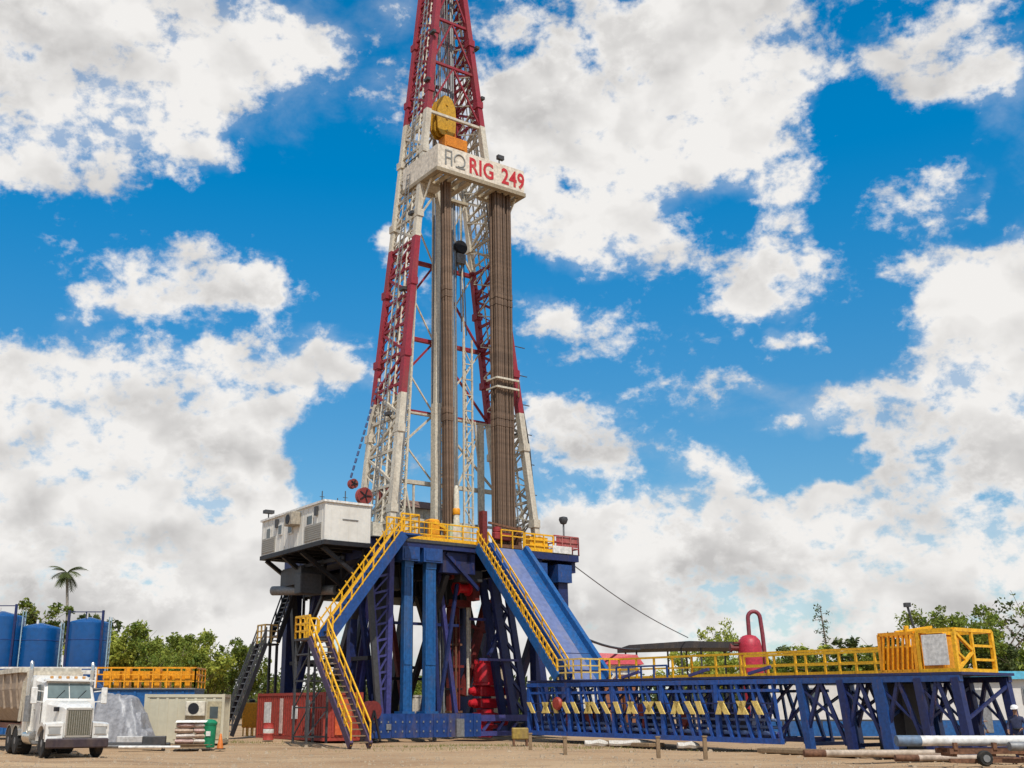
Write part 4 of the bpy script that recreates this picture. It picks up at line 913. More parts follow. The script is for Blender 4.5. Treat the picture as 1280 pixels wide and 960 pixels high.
# ---------------------------------------------------------------- yellow cages on the end of the catwalk
def cage(name, label, t0, t1, z1, mt):
    o, mk = rig_thing(name, label, 'cage', (9, (t0 + t1) / 2, 3.0))
    m = mk(); z0 = 2.93
    for s in (7.6, 10.0):
        for t in (t0, t1): m.bar((s, t, z0), (s, t, z1), .13)
        m.bar((s, t0, z0 + .07), (s, t1, z0 + .07), .16); m.bar((s, t0, z1), (s, t1, z1), .13)
    for t in (t0, t1): m.bar((7.6, t, z0 + .07), (10.0, t, z0 + .07), .14); m.bar((7.6, t, z1), (10.0, t, z1), .13)
    m.build('frame', mt, o)
    return o, mk
o, mk = cage('tool_cage', 'orange yellow slatted cage on the catwalk, next to the handrail', -26.4, -27.9, 4.4, ORANGE)
for s0 in (7.58, 9.98):
    m = mk()
    for k in range(7): m.bar((s0, -26.45 - k * .21, 3.0), (s0, -26.6 - k * .21, 4.35), .05, .12)
    m.build('side_panel', ORANGE, o)
m = mk(); m.box((7.7, -27.8, 2.98), (9.9, -26.5, 3.9)); m.build('stored_crate', ORANGE, o)
m = mk(); m.tube((8.5, -27.0, 3.9), (8.5, -27.0, 4.75), .1); m.bar((8.2, -26.7, 4.5), (9.4, -27.5, 4.7), .12); m.build('hoist', YELLOW, o)
o, mk = cage('tool_cage', 'yellow cage with a pale sheet panel and an open lattice end, on the catwalk end', -28.05, -29.5, 4.45, YELLOW)
m = mk(); m.box((7.5, -29.25, 3.2), (7.53, -28.25, 4.3)); m.build('sheet_panel', paint('pale_grey_sheet', (.64, .63, .60), .6, .2), o)
m = mk(); m.box((7.66, -29.0, 2.98), (7.75, -28.15, 4.35)); m.build('inner_panel', ORANGE, o)
m = mk(); m.box((8.9, -28.25, 2.98), (9.9, -28.1, 4.3)); m.build('inner_panel', ORANGE, o)
m = mk(); t_ = -29.5
m.bar((8.7, t_, 2.9), (8.7, t_, 4.45), .1); m.bar((7.6, t_, 3.0), (8.7, t_, 3.7), .1); m.bar((8.7, t_, 3.7), (7.6, t_, 4.4), .1); m.bar((7.6, t_, 3.7), (8.2, t_, 3.35), .08); m.bar((8.7, t_, 3.4), (10, t_, 3.4), .09); m.bar((8.7, t_, 3.9), (10, t_, 3.9), .09)
m.build('lattice_panel', YELLOW, o)
# ================================================================== THE YARD
def at(x, y, Y):
    """the point Y metres out that the photograph shows at (x, y) - used once, to read real positions"""
    a, b = (x - CX) / FPX, (CY - y) / FPX
    d = (a, math.cos(PITCH) - b * math.sin(PITCH), math.sin(PITCH) + b * math.cos(PITCH)); k = Y / d[1]
    return Vector((d[0] * k, Y, EYE + d[2] * k))
def gx(x, Y): return at(x, 884, Y).x
# ---------------------------------------------------------------- ground: one sheet, uneven and dusty
def axis(lo, hi, step, far):
    a = []; x = lo
    while x <= hi: a.append(x); x += step
    l, s = [], step
    x = lo
    while x > -far: s *= 1.35; x -= s; l.append(x)
    r, s = [], step; x = a[-1]
    while x < far: s *= 1.35; x += s; r.append(x)
    return l[::-1] + a + r
def hgt(x, y):
    h = .05 * math.sin(x * .31 + 1.3 * math.sin(y * .17)) + .035 * math.sin(y * .53 + x * .12) + .02 * math.sin(x * 1.3 + y * .9)
    for k, (a0, sl) in enumerate(((39.0, .06), (41.1, .06), (46.4, -.05), (48.3, -.05), (36.6, .02))):
        d = abs(y - a0 - sl * x - .5 * math.sin(x * .13 + k)); h += (.05 * math.exp(-((d - .38) / .16) ** 2) - .06 * math.exp(-(d / .26) ** 2)) * (.6 + .4 * math.sin(x * .7 + 2 * k))
    return min(0.0, h - .11)
xs, ys_ = axis(-45, 45, .5, 3200), axis(26, 66, .22, 3200)
m = MB(); nx = len(xs)
vs = [(x, y, hgt(x, y) if -45 <= x <= 45 and 26 <= y <= 66 else -.09) for y in ys_ for x in xs]
fs = [(j * nx + i, j * nx + i + 1, (j + 1) * nx + i + 1, (j + 1) * nx + i) for j in range(len(ys_) - 1) for i in range(nx - 1)]
m.add(vs, fs)
GM = bpy.data.materials.new('dusty_ground'); GM.use_nodes = True
nt = GM.node_tree; nd, lk = nt.nodes, nt.links; b = nd['Principled BSDF']
tc = nd.new('ShaderNodeTexCoord')
def nz_(sc, det, rough=.6, st=(1, 1, 1)):
    mp = nd.new('ShaderNodeMapping'); mp.inputs['Scale'].default_value = st; lk.new(tc.outputs['Object'], mp.inputs['Vector'])
    n = nd.new('ShaderNodeTexNoise'); n.inputs['Scale'].default_value = sc; n.inputs['Detail'].default_value = det; n.inputs['Roughness'].default_value = rough; lk.new(mp.outputs['Vector'], n.inputs['Vector']); return n.outputs['Fac']
def mix_(f, a, bcol):
    x = nd.new('ShaderNodeMix'); x.data_type = 'RGBA'; lk.new(f, x.inputs['Factor'])
    for k, v in (('A', a), ('B', bcol)):
        if isinstance(v, tuple): x.inputs[k].default_value = (*v, 1)
        else: lk.new(v, x.inputs[k])
    return x.outputs['Result']
def rg_(v, a, c, lo=0., hi=1.):
    r = nd.new('ShaderNodeMapRange'); r.inputs['From Min'].default_value = a; r.inputs['From Max'].default_value = c; r.inputs['To Min'].default_value = lo; r.inputs['To Max'].default_value = hi; lk.new(v, r.inputs['Value']); return r.outputs['Result']
c = mix_(rg_(nz_(.22, 8, .65, (.5, 1, 1)), .35, .65), (.33, .205, .115), (.44, .30, .175))
c = mix_(rg_(nz_(.9, 6, .7, (.4, 1, 1)), .52, .7, 0, .7), c, (.24, .145, .08))
c = mix_(rg_(nz_(7, 6, .7), .5, .75, 0, .5), c, (.50, .38, .25))
c = mix_(rg_(nz_(.5, 5, .6, (.12, 1.6, 1)), .56, .66, 0, .55), c, (.20, .125, .075))
c = mix_(rg_(nz_(.07, 4, .6), .60, .72, 0, .45), c, (.20, .19, .07))
lk.new(c, b.inputs['Base Color']); b.inputs['Roughness'].default_value = .95; b.inputs['Specular IOR Level'].default_value = .15
bp = nd.new('ShaderNodeBump'); bp.inputs['Strength'].default_value = .6; bp.inputs['Distance'].default_value = .06; lk.new(nz_(5, 8, .7), bp.inputs['Height']); lk.new(bp.outputs['Normal'], b.inputs['Normal'])
tag(m.build('ground', GM, None, True), kind='structure')
# loose stones and dry grass
STONE = paint('stone', (.36, .27, .18), .9, .4, (.2, .15, .1), 3)
m = MB()
for i in range(5200):
    y = 33 + (rnd.random() ** 1.3) * 26; x = rnd.uniform(-.5, .58) * y
    r = rnd.uniform(.015, .05) * (1 + 1.6 * (rnd.random() < .04)); z = hgt(x, y) if y < 66 else -.09
    ring = [(x + r * math.cos(a) * rnd.uniform(.7, 1.3), y + r * math.sin(a) * rnd.uniform(.7, 1.3), z - .01) for a in (0, 1.26, 2.5, 3.77, 5.0)]
    top = [(x + (p[0] - x) * .55, y + (p[1] - y) * .55, z + r * rnd.uniform(.5, 1.0)) for p in ring]
    m.loft([ring, top])
tag(m.build('gravel', STONE), 'small loose stones scattered over the dirt yard', 'gravel', kind='stuff')
GRASS = paint('dry_grass', (.17, .17, .045), .8, .5, (.28, .22, .09), 1.5)
m = MB()
for cx, cy, n, sx, sy in ((gx(570, 56), 56.5, 700, 5, 1.2), (gx(1000, 50), 50.5, 420, 5, .8), (gx(300, 60), 60, 420, 3, 1.5), (gx(560, 49), 49, 260, 7, 1.4), (gx(720, 52), 52.5, 300, 3, .8)):
    for i in range(n):
        x, y = rnd.gauss(cx, sx * .5), rnd.gauss(cy, sy * .5); h = rnd.uniform(.05, .16); a = rnd.uniform(0, 6.28); w = .012
        z = (hgt(x, y) if y < 66 else -.09) - .01; dx, dy = math.cos(a), math.sin(a); l = rnd.uniform(-.1, .1)
        m.add([(x - dx * w, y - dy * w, z), (x + dx * w, y + dy * w, z), (x + dx * w * .3 + l, y + dy * w * .3, z + h), (x - dx * w * .3 + l, y - dy * w * .3, z + h)], [(0, 1, 2, 3)])
tag(m.build('grass', GRASS), 'thin dry grass along the edge of the rig mats', 'grass', kind='stuff')
# ---------------------------------------------------------------- mats, beams and small things on the dirt by the catwalk
for i, (s, t, L, mt) in enumerate(((6.3, -21, 5.0, WOOD), (6.5, -26.4, 5.4, RUST), (6.9, -9.5, 4.6, WOOD))):
    o = MB((s, t, 0)); o.bbox((s, t - L, -.06), (s + 1.0, t, .12), .03)
    for k in range(1, 4): o.box((s + k * .25 - .015, t - L - .003, -.05), (s + k * .25 + .015, t + .003, .124))
    o = o.build('timber_mat', mt, None); o.location = W(s, t, 0); o.rotation_euler = (0, 0, ANG)
    tag(o, ('grey brown timber mat lying beside the foot of the inner catwalk legs', 'rusty long mat lying under the outer catwalk legs', 'timber mat lying in front of the yellow slatted truss near the ramp')[i], 'ground mat')
for i, (x, y, Y, L) in enumerate(((790, 922, 54, 2.2), (745, 922, 54, 1.1), (860, 926, 51, 1.0))):
    p = at(x, y, Y); m = MB()
    rings = []
    for k in range(7):
        u = k / 6; rr = .16 * math.sin(math.pi * (.12 + .76 * u)) ** .5
        rings.append([((u - .5) * L, rr * 1.2 * math.cos(a), max(0, .13 + rr * math.sin(a) + .03 * math.sin(9 * u + a))) for a in [j * .785 for j in range(8)]])
    m.loft(rings); o = m.build('sandbag', paint('dusty_white_cloth', (.56, .52, .46), .8, .4, (.3, .23, .15), 3), None, True); o.location = (p.x, Y, -.05); o.rotation_euler = (0, 0, rnd.uniform(-.2, .3))
    tag(o, ('longest pale sack lying before the blue truss', 'short pale sack lying before the blue truss nearest the ramp', 'pale sack lying before the blue truss farthest from the ramp')[i], 'sack')
for i, (x, Y, h) in enumerate(((662, 48.5, .62), (705, 45.5, .55), (820, 43, .62), (878, 42, .66))):
    X = gx(x, Y); m = MB((X, Y, 0)); m.bbox((X - .07, Y - .07, -.12), (X + .07, Y + .07, h), .015); m.box((X - .09, Y - .09, h), (X + .09, Y + .09, h + .05))
    o = m.build('marker_post', WOOD); o.location = (X, Y, 0)
    tag(o, ('short brown marker post beside the yellow valve box', 'short brown marker post left of the pale sacks', 'short brown marker post in front of the middle of the blue truss', 'short brown marker post farthest right in front of the blue truss')[i], 'post', 'short posts in the dirt')
p = at(650, 915, 56); o = thing('valve_box', 'small dirty yellow valve box standing on the dirt at the corner of the rig base', 'valve box', (p.x, 56, 0))
m = MB(); m.bbox((-.4, -.35, .2), (.4, .35, .75), .05); m.build('body', paint('dirty_yellow', (.30, .2, .04), .6, .6), o)
m = MB()
for q in ((-.32, -.28), (.32, -.28), (.32, .28), (-.32, .28)): m.bar((q[0], q[1], -.1), (q[0], q[1], .2), .09)
m.build('legs', RUST, o)
m = MB(); m.lathe((0, 0, .75), [(.05, 0), (.06, .2), (.2, .22), (.2, .26), (.05, .27)], 12); m.build('handwheel', BLACK, o)
# ---------------------------------------------------------------- pipes on trestles, bottom right
pd = Vector((1, .05, 0)); pa = math.atan2(pd.y, pd.x)
def lying_pipe(x, Y, z, r, L, mat, label, name='steel_pipe', cap=None, ln=None):
    o = thing(name, label, 'pipe', (gx(x, Y), Y, z), ln if ln is not None else pa)
    m = MB(); m.lathe((0, 0, 0), [(r * .86, .02), (r, 0), (r, L), (r * .86, L - .02)], 18, 'x'); m.build('barrel', mat, o, True)
    m = MB(); m.lathe((0, 0, 0), [(r * 1.01, -.01), (r * 1.06, .0), (r * 1.06, .75), (r * 1.01, .76)], 18, 'x'); m.build('coupling', cap or GREY, o, True)
    return o
lying_pipe(1116, 36, .70, .16, 9, WHITE, 'white pipe with a blue grey end lying on a rusty trestle', cap=paint('blue_grey_paint', (.12, .18, .26), .5, .4))
lying_pipe(1255, 35.2, .56, .13, 7, DGREY, 'dark grey pipe lying low beside the white trestle pipe at the right edge')
lying_pipe(1000, 40.2, .16, .12, 6.5, paint('pale_pipe', (.42, .33, .25), .6, .5), 'long thin pale pipe lying on the ground before the outer catwalk legs', cap=RUST)
lying_pipe(1112, 37.0, .14, .1, 3.2, paint('pale_pipe_two', (.48, .38, .30), .6, .5), 'thin pale pipe lying on the dirt left of the rusty trestle', cap=RUST)
o = thing('pipe_trestle', 'low rusty trestle with dark wheels carrying the white pipe', 'trestle', (gx(1196, 35.9), 35.9, 0), pa)
m = MB(); m.bar((-.6, -.3, .40), (3.6, -.3, .40), .16); m.bar((-.6, .5, .40), (3.6, .5, .40), .16)
for k in range(4): m.bar((-.4 + k * 1.25, -.3, .3), (-.4 + k * 1.25, .5, .3), .12); m.bar((-.4 + k * 1.25, -.36, .45), (-.4 + k * 1.25, -.36, .66), .12)
m.bar((-.6, -.3, .12), (3.6, -.3, .12), .12); m.build('frame', RUST, o)
for k, s0 in ((0, .4), (1, 2.5)):
    m = MB(); m.lathe((s0, -.55, .2), [(.06, -.1), (.2, -.11), (.235, -.05), (.235, .05), (.2, .11), (.06, .1)], 18, 'y'); w_ = m.build('wheel', TYRE, o, True)
    m = MB(); m.lathe((s0, -.68, .2), [(.03, 0), (.11, 0), (.11, .03), (.03, .04)], 14, 'y'); m.build('hub', GREY, w_)
# ---------------------------------------------------------------- containers and cabins
def container(name, label, cat, loc, rz, L, D, H, mat, panels=(), rib=.28, base=None):
    o = thing(name, label, cat, loc, rz)
    m = MB(); m.box((0.06, .06, .12), (L - .06, D - .06, H - .04))
    n = int(L / rib)
    for k in range(n):
        x = .12 + k * (L - .24) / n; m.box((x, .025, .2), (x + .13, .061, H - .16)); m.box((x, D - .061, .2), (x + .13, D - .025, H - .16))
    n = int(D / rib)
    for k in range(n):
        y = .12 + k * (D - .24) / n; m.box((.025, y, .2), (.061, y + .13, H - .16)); m.box((L - .061, y, .2), (L - .025, y + .13, H - .16))
    m.build('shell', mat, o)
    m = MB()
    for x in (0, L - .14):
        for y in (0, D - .14): m.box((x, y, 0), (x + .14, y + .14, H))
    for z in (.0, H - .16):
        for y in (0, D - .14): m.box((.141, y + .004, z + .004), (L - .141, y + .136, z + .15))
        for x in (0, L - .14): m.box((x + .004, .141, z + .004), (x + .136, D - .141, z + .15))
    m.build('frame', base or mat, o)
    return o
o = container('red_container', 'weathered red container standing under the white cabin behind the lower yellow stairs', 'container', W(-.1, .6, 0), ANG + R(90), 8.6, 2.4, 2.5, ORED)
for y0, w, z0, h, mt, nm in ((1.6, .5, .3, 1.8, GREY, 'door'), (3.1, .7, 1.1, .7, WHITE, 'notice_panel'), (5.0, .4, .3, 1.9, paint('pinkish_white', (.6, .42, .36), .6, .4), 'door'), (6.6, .9, .4, 1.6, WHITE, 'door')):
    m = MB(); m.box((y0, 2.4, z0), (y0 + w, 2.43, z0 + h)); m.build(nm, mt, o)
m = MB(); m.box((-.03, .7, .3), (0, 1.7, 2.2)); m.build('door', paint('orange_red_paint', (.55, .10, .03), .5, .4), o)
o = thing('reel', 'small dark red reel on the ground between the red container and the blue base', 'reel', W(-.5, -.3, 0) + Vector((.3, .4, .0)), ANG)
m = MB(); m.lathe((0, 0, 1.55), [(.1, -.3), (.5, -.3), (.5, -.24), (.25, -.2), (.25, .2), (.5, .24), (.5, .3), (.1, .3)], 18, 'y'); m.build('drum', DRED, o, True)
m = MB(); m.bar((-.4, -.35, 0), (0, -.35, 1.55), .1); m.bar((.4, -.35, 0), (0, -.35, 1.55), .1); m.bar((-.4, .35, 0), (0, .35, 1.55), .1); m.bar((.4, .35, 0), (0, .35, 1.55), .1); m.build('stand', BLACK, o)
Y = 70; o = thing('yellow_tank', 'square yellow tank standing on feet behind the black staircase', 'tank', (gx(303, Y), Y, 0))
m = MB(); m.bbox((0, 0, .5), (1.4, 1.4, 2.0), .06); m.build('body', ORANGE, o)
m = MB()
for k in range(5): m.bar((.1 + k * .3, .1, 0), (.1 + k * .3, .1, .5), .07); m.bar((.1 + k * .3, 1.3, 0), (.1 + k * .3, 1.3, .5), .07)
m.build('feet', YELLOW, o)
m = MB(); m.lathe((.5, .5, 2.0), [(.2, 0), (.2, .15), (.05, .18)], 12); m.build('filler_cap', BLACK, o)
Y = 62; o = thing('waste_drum', 'red and white banded steel drum standing at the foot of the left dark column', 'drum', (gx(337, Y), Y, 0))
m = MB(); m.lathe((0, 0, 0), [(.27, 0), (.3, .02), (.29, .05), (.29, .3), (.305, .32), (.29, .34), (.29, .60), (.305, .62), (.29, .64), (.29, .88), (.3, .9), (.27, .88)], 20); m.build('barrel', paint('drum_red', (.42, .05, .04), .5, .3), o, True)
m = MB(); m.lathe((0, 0, 0), [(.292, .36), (.294, .37), (.294, .57), (.292, .58)], 20); m.build('white_band', WHITE, o, True)
# beige cabin with an air conditioner
BEIGE2 = paint('pale_beige_paint', (.50, .45, .33), .55, .2, (.3, .24, .16), .8, var=.06)
Y = 56; o = container('beige_cabin', 'beige steel cabin with an air conditioner standing between grey tarpaulin and staircase', 'cabin', (gx(180, Y), Y, 0), R(4), 3.95, 2.4, 2.35, BEIGE2, rib=.45)
m = MB(); m.bbox((2.1, -.45, 1.3), (3.05, -.002, 2.0), .03); ac = m.build('air_conditioner', CREAM, o)
m = MB(); m.lathe((2.5, -.46, 1.66), [(.27, -.01), (.27, .02), (.02, .03)], 16, 'y'); m.build('fan', BLACK, ac)
m = MB(); m.box((3.12, -.03, .2), (3.8, 0.02, 2.0)); dr = m.build('door', paint('tan_door', (.38, .32, .2), .5, .4), o)
m = MB(); m.box((3.25, -.05, 1.2), (3.65, -.031, 1.75)); m.build('window', GLASS, dr)
# pallet of sacks, green drum, cone
Y = 50; o = thing('sack_pallet', 'pallet of pinkish white sacks beside the green bin', 'pallet', (gx(222, Y), Y, 0), R(12))
m = MB()
for k in range(3): m.box((-.1, k * .5, 0), (1.6, k * .5 + .12, .12))
m.box((-.1, -.05, .121), (1.6, 1.15, .15)); m.build('pallet', WOOD, o)
for k in range(4):
    for i in range(2):
        for jj in range(2):
            m = MB(); x0 = -.04 + i * .82 + rnd.uniform(-.02, .03) + .05 * (k % 2); y0 = .28 + jj * .55; z0 = .15 + k * .225
            rings = []
            for u in range(8):
                q = u / 7; s_ = .45 + .55 * math.sin(math.pi * (.06 + .88 * q)) ** .4; w_ = rnd.uniform(-.01, .01)
                rings.append([(x0 + q * .8, y0 + .275 * s_ * math.cos(a), z0 + .118 + w_ + .125 * s_ * math.sin(a)) for a in [j * .524 for j in range(12)]])
            m.loft(rings); m.build('sack', (paint('pink_sack', (.46, .31, .27), .85, .4, scale=3), paint('pale_sack', (.55, .48, .42), .85, .4, scale=3), paint('tan_sack', (.42, .31, .23), .85, .4, scale=3))[(i + k + jj) % 3], o, True)
m = MB(); m.loft([[(-.05, -.05, 1.075), (1.6, -.05, 1.075), (1.6, 1.15, 1.075), (-.05, 1.15, 1.075)], [(0, 0, 1.16), (1.55, 0, 1.16), (1.55, 1.1, 1.16), (0, 1.1, 1.16)]]); m.build('cover_sheet', WHITE, o)
Y = 50.5; o = thing('green_bin', 'upright green plastic bin standing by the beige cabin', 'bin', (gx(264, Y), Y, 0))
m = MB(); m.lathe((0, 0, 0), [(.22, 0), (.25, .03), (.29, .95), (.31, .97), (.31, 1.02)], 20); m.build('body', GREEN, o, True)
m = MB(); m.lathe((0, 0, 1.02), [(.325, 0), (.325, .05), (.2, .16), (.05, .19)], 20); m.build('lid', GREEN, o, True)
m = MB(); m.box((-.1, -.31, .5), (.1, -.285, .7)); m.build('sticker', WHITE, o)
Y = 50; o = thing('traffic_cone', 'small orange cone on the dirt right of the green bin', 'cone', (gx(278, Y), Y, -.05))
m = MB(); m.box((-.2, -.2, 0), (.2, .2, .04)); m.build('base', BLACK, o)
m = MB(); m.lathe((0, 0, .04), [(.15, 0), (.04, .6), (.02, .62)], 14); m.build('body', paint('cone_orange', (.6, .16, .02), .5, .2), o, True)
# tarpaulin heap
Y = 54; TP = paint('grey_tarpaulin', (.27, .265, .275), .42, .3, (.12, .11, .12), 1.2, bump=.3)
from mathutils import noise as mnoise
m = MB(); nx_, ny_ = 60, 46; px_, py_ = 3.7, 3.0
def tz(u, v):
    x, y = (u - .5) * px_, (v - .5) * py_
    h = 0
    for cx, cy, rx, ry, hh in ((-.9, .3, .7, .5, 2.3), (-.2, .3, .6, .5, 2.15), (.5, .2, .4, .4, 1.5), (1.1, 0, .3, .4, .8)):
        d = max(abs(x - cx) / rx - 1, abs(y - cy) / ry - 1, 0); h = max(h, hh - 1.35 * d)
    edge = min(1, 6 * min(u, 1 - u, v, 1 - v))
    w_ = mnoise.noise(Vector((x * .9, y * .9, 5)))
    n = mnoise.noise(Vector((x * 1.1, y * 1.1, 3))) * .12 + .12 * abs(math.sin(2.8 * x + 2.4 * y + 5 * w_)) + .05 * math.sin(-7 * x + 3 * y + 7 * w_) - .06
    return max(.015 + .03 * abs(n), (h + n * (1 if h > .15 else .35)) * edge)
m.add([((i / nx_ - .5) * px_ + .06 * mnoise.noise(Vector((i * .3, j * .3, 1))), (j / ny_ - .5) * py_, tz(i / nx_, j / ny_)) for j in range(ny_ + 1) for i in range(nx_ + 1)], [(j * (nx_ + 1) + i, j * (nx_ + 1) + i + 1, (j + 1) * (nx_ + 1) + i + 1, (j + 1) * (nx_ + 1) + i) for j in range(ny_) for i in range(nx_)])
o = m.build('tarpaulin_heap', TP, None, True); o.location = (gx(156, Y), Y, -.03); o.rotation_euler = (0, 0, R(-8))
tag(o, 'crumpled grey tarpaulin covering a heap beside the white truck', 'tarpaulin')
for i, (x, y, L, r, mt, lb) in enumerate(((160, 49.5, 3.4, .07, GREY, 'thin grey pipe lying on the dirt before the tarpaulin heap'), (175, 51, 3.0, .1, DGREY, 'dark pipe lying on the dirt close against the tarpaulin heap'), (190, 48.8, 2.6, .06, WHITE, 'thin pale pipe lying nearest the pallet of sacks'))):
    m = MB(); m.lathe((0, 0, 0), [(r * .7, 0), (r, .0), (r, L), (r * .7, L)], 10, 'x'); o = m.build('scrap_pipe', mt, None, True); o.location = (gx(x, y) - L / 2, y, r + .02); o.rotation_euler = (0, 0, R(6 * i - 8)); tag(o, lb, 'pipe')
for i, (x, y, w, h, mt, lb) in enumerate(((196, 50.2, 1.0, .5, DGREY, 'dark low skid box on the dirt left of the sack pallet'), (168, 52, 1.3, .45, paint('pale_box', (.5, .48, .46), .6, .4), 'pale low crate at the front of the tarpaulin heap'))):
    o = thing('skid_box', lb, 'crate', (gx(x, y), y, 0), R(10)); m = MB(); m.bbox((-w / 2, -.3, .1), (w / 2, .3, h), .03); m.build('body', mt, o)
    m = MB(); m.box((-w / 2, -.25, 0), (w / 2, -.12, .1)); m.box((-w / 2, .12, 0), (w / 2, .25, .1)); m.build('runners', WOOD, o)
# ---------------------------------------------------------------- mud tank with walkway and the three silos
Y = 66; x0, x1 = gx(-40, Y), gx(242, Y)
o = thing('mud_tank', 'long deep blue mud tank with white and yellow handrails behind the white truck', 'tank', (x0, Y, 0))
L = x1 - x0; m = MB(); m.box((0, 0, .2), (L, 2.6, 2.72))
for k in range(14): m.box((.2 + k * L / 14, -.07, .2), (.35 + k * L / 14, -.001, 2.6))
m.build('tank_shell', BRIGHT, o)
m = MB(); m.box((-.05, -.12, 2.725), (L + .05, 2.65, 2.8)); m.build('walkway', GREY, o)
k_ = gx(118, Y) - x0
m = MB(); rail(m, [(k_, -.08, 2.8), (L, -.08, 2.8), (L, 2.6, 2.8)], 1.15, .045, .85, 2); 
for k in range(9): m.box((k_ + .3 + k * .6, .4, 2.8), (k_ + .6 + k * .6, .9, 3.5 + .25 * (k % 3)))
m.bar((k_, 1.2, 3.55), (L, 1.2, 3.55), .2, .5); m.build('handrail', ORANGE, o)
m = MB(); rail(m, [(0, -.08, 2.8), (k_ - .05, -.08, 2.8)], 1.15, .05, 1.3, 1); m.box((0, .5, 3.6), (k_ - .1, .7, 3.85)); m.build('handrail', WHITE, o)
m = MB(); m.loft([[(5.4, .2, 2.8), (7.6, .2, 2.8), (7.6, 1.2, 2.8), (5.4, 1.2, 2.8)], [(6.1, .4, 3.4), (6.9, .4, 3.4), (6.9, 1, 3.4), (6.1, 1, 3.4)]]); m.build('hopper', BLUE, o)
def silo(x, Y, r, top, label, fr):
    o = thing('silo', label, 'silo', (gx(x, Y), Y, 0), group='upright blue tanks behind the truck')
    m = MB(); m.lathe((0, 0, 0), [(r * .9, 1.2), (r, 1.6), (r, top - .25), (r * .985, top - .1), (r * .9, top), (.2, top + .28), (.15, top + .3)], 32); m.build('shell', paint('silo_blue_paint', (.002, .066, .22), .34, .5, (.02, .05, .12), .7, coat=.3, var=.12), o, True)
    m = MB()
    for a in range(4): m.bar((r * .9 * math.cos(a * 1.57 + .8), r * .9 * math.sin(a * 1.57 + .8), 0), (r * .9 * math.cos(a * 1.57 + .8), r * .9 * math.sin(a * 1.57 + .8), 1.8), .2)
    m.build('legs', DBLUE, o)
    m = MB()
    for z in (2.4, 4.2, 6.0):
        if z < top: m.lathe((0, 0, z), [(r + .002, -.03), (r + .02, -.02), (r + .02, .02), (r + .002, .03)], 32)
    m.build('weld_bands', BLUE, o, True)
    if fr:
        m = MB()
        for a in (-2.5, -.62): m.bar((r * 1.02 * math.cos(a), r * 1.02 * math.sin(a), 1), (r * 1.02 * math.cos(a), r * 1.02 * math.sin(a), top + .7), .14)
        rail(m, [(-r * .8, -r * .55, top - .1), (r * .8, -r * .55, top - .1)], .7, .03, 1.0, 0); m.build('guard_frame', DBLUE, o)
    m = MB(); m.bar((r + .12, -.5, .5), (r + .12, -.5, top + .3), .06); m.bar((r + .12, 0, .5), (r + .12, 0, top + .3), .06)
    for k in range(int(top / .35)): m.bar((r + .12, -.5, .6 + k * .35), (r + .12, 0, .6 + k * .35), .035)
    m.build('ladder', paint('pale_blue_steel', (.3, .42, .48), .5, .3), o)
    m = MB(); m.tube((-.1, -.3, top), (-.1, -.3, top + .5), .09); m.build('vent_pipe', WHITE, o)
silo(-10, 74, 1.45, 7.6, 'blue upright silo cut off by the left edge of the picture', True)
silo(40, 75, 1.48, 6.9, 'lower blue upright silo with a pale domed top between the other two', False)
silo(102, 74, 1.36, 7.2, 'blue upright silo with dark guard posts, nearest the trees', True)
# ---------------------------------------------------------------- right: separator, roofs, white cabins
Y = 76; o = thing('gas_separator', 'red upright gas separator with a gooseneck pipe behind the catwalk handrail', 'separator', (gx(943, Y), Y, 0))
m = MB(); m.lathe((0, 0, 0), [(.7, .6), (.8, .9), (.8, 5.7), (.72, 6.1), (.45, 6.4), (.1, 6.5)], 24); m.build('vessel', paint('separator_red', (.42, .025, .045), .45, .35, (.2, .05, .05)), o, True)
m = MB(); pts = [(.1, 0, 6.4)] + [(.42 - .42 * math.cos(R(a)) + .0, -.1, 7.6 + .45 * math.sin(R(a))) for a in range(0, 181, 20)] + [(.92, -.1, 6.5), (1.0, -.1, 4), (1.0, -.1, .4)]; pts[0] = (0, -.1, 6.3); m.poly(pts, .14, 10); m.build('gooseneck', paint('dull_red', (.22, .035, .05), .5, .4), o, True)
m = MB(); m.tube((-.7, 0, 5.6), (-1.3, 0, 5.6), .2, 12); m.lathe((-1.35, 0, 5.6), [(.3, 0), (.3, .1)], 12, 'x'); m.box((-1.1, -.3, 5.9), (-.5, .3, 6.0)); m.build('side_nozzle', DRED, o)
m = MB()
for a in range(4): m.bar((.7 * math.cos(a * 1.57 + .8), .7 * math.sin(a * 1.57 + .8), 0), (.7 * math.cos(a * 1.57 + .8), .7 * math.sin(a * 1.57 + .8), 1.2), .16)
m.build('legs', DRED, o)
m = MB(); m.lathe((0, 0, 0), [(.82, 3.6), (1.0, 3.62), (1.0, 3.75), (.82, 3.77)], 20); m.build('ring_platform', ORANGE, o)
Y = 86; o = thing('canopy', 'wide dark flat canopy on thin posts between the ramp and the red separator', 'canopy', (gx(860, Y), Y, 0))
zt = at(860, 803, Y).z
m = MB(); m.loft([[(-4.6, -2, zt - .62), (4.6, -2, zt - .35), (4.6, 4, zt - .35), (-4.6, 4, zt - .62)], [(-4.6, -2, zt - .5), (-.2, -2, zt), (-.2, 4, zt), (-4.6, 4, zt - .5)]]) if False else m.loft([[(-4.6, -2, zt - .62), (-4.6, -2, zt - .3), (-4.6, 4, zt - .3), (-4.6, 4, zt - .62)], [(0, -2, zt - .5), (0, -2, zt), (0, 4, zt), (0, 4, zt - .5)], [(4.6, -2, zt - .5), (4.6, -2, zt - .1), (4.6, 4, zt - .1), (4.6, 4, zt - .5)]]); m.build('roof_sheet', paint('dark_canopy', (.035, .03, .03), .7, .4), o)
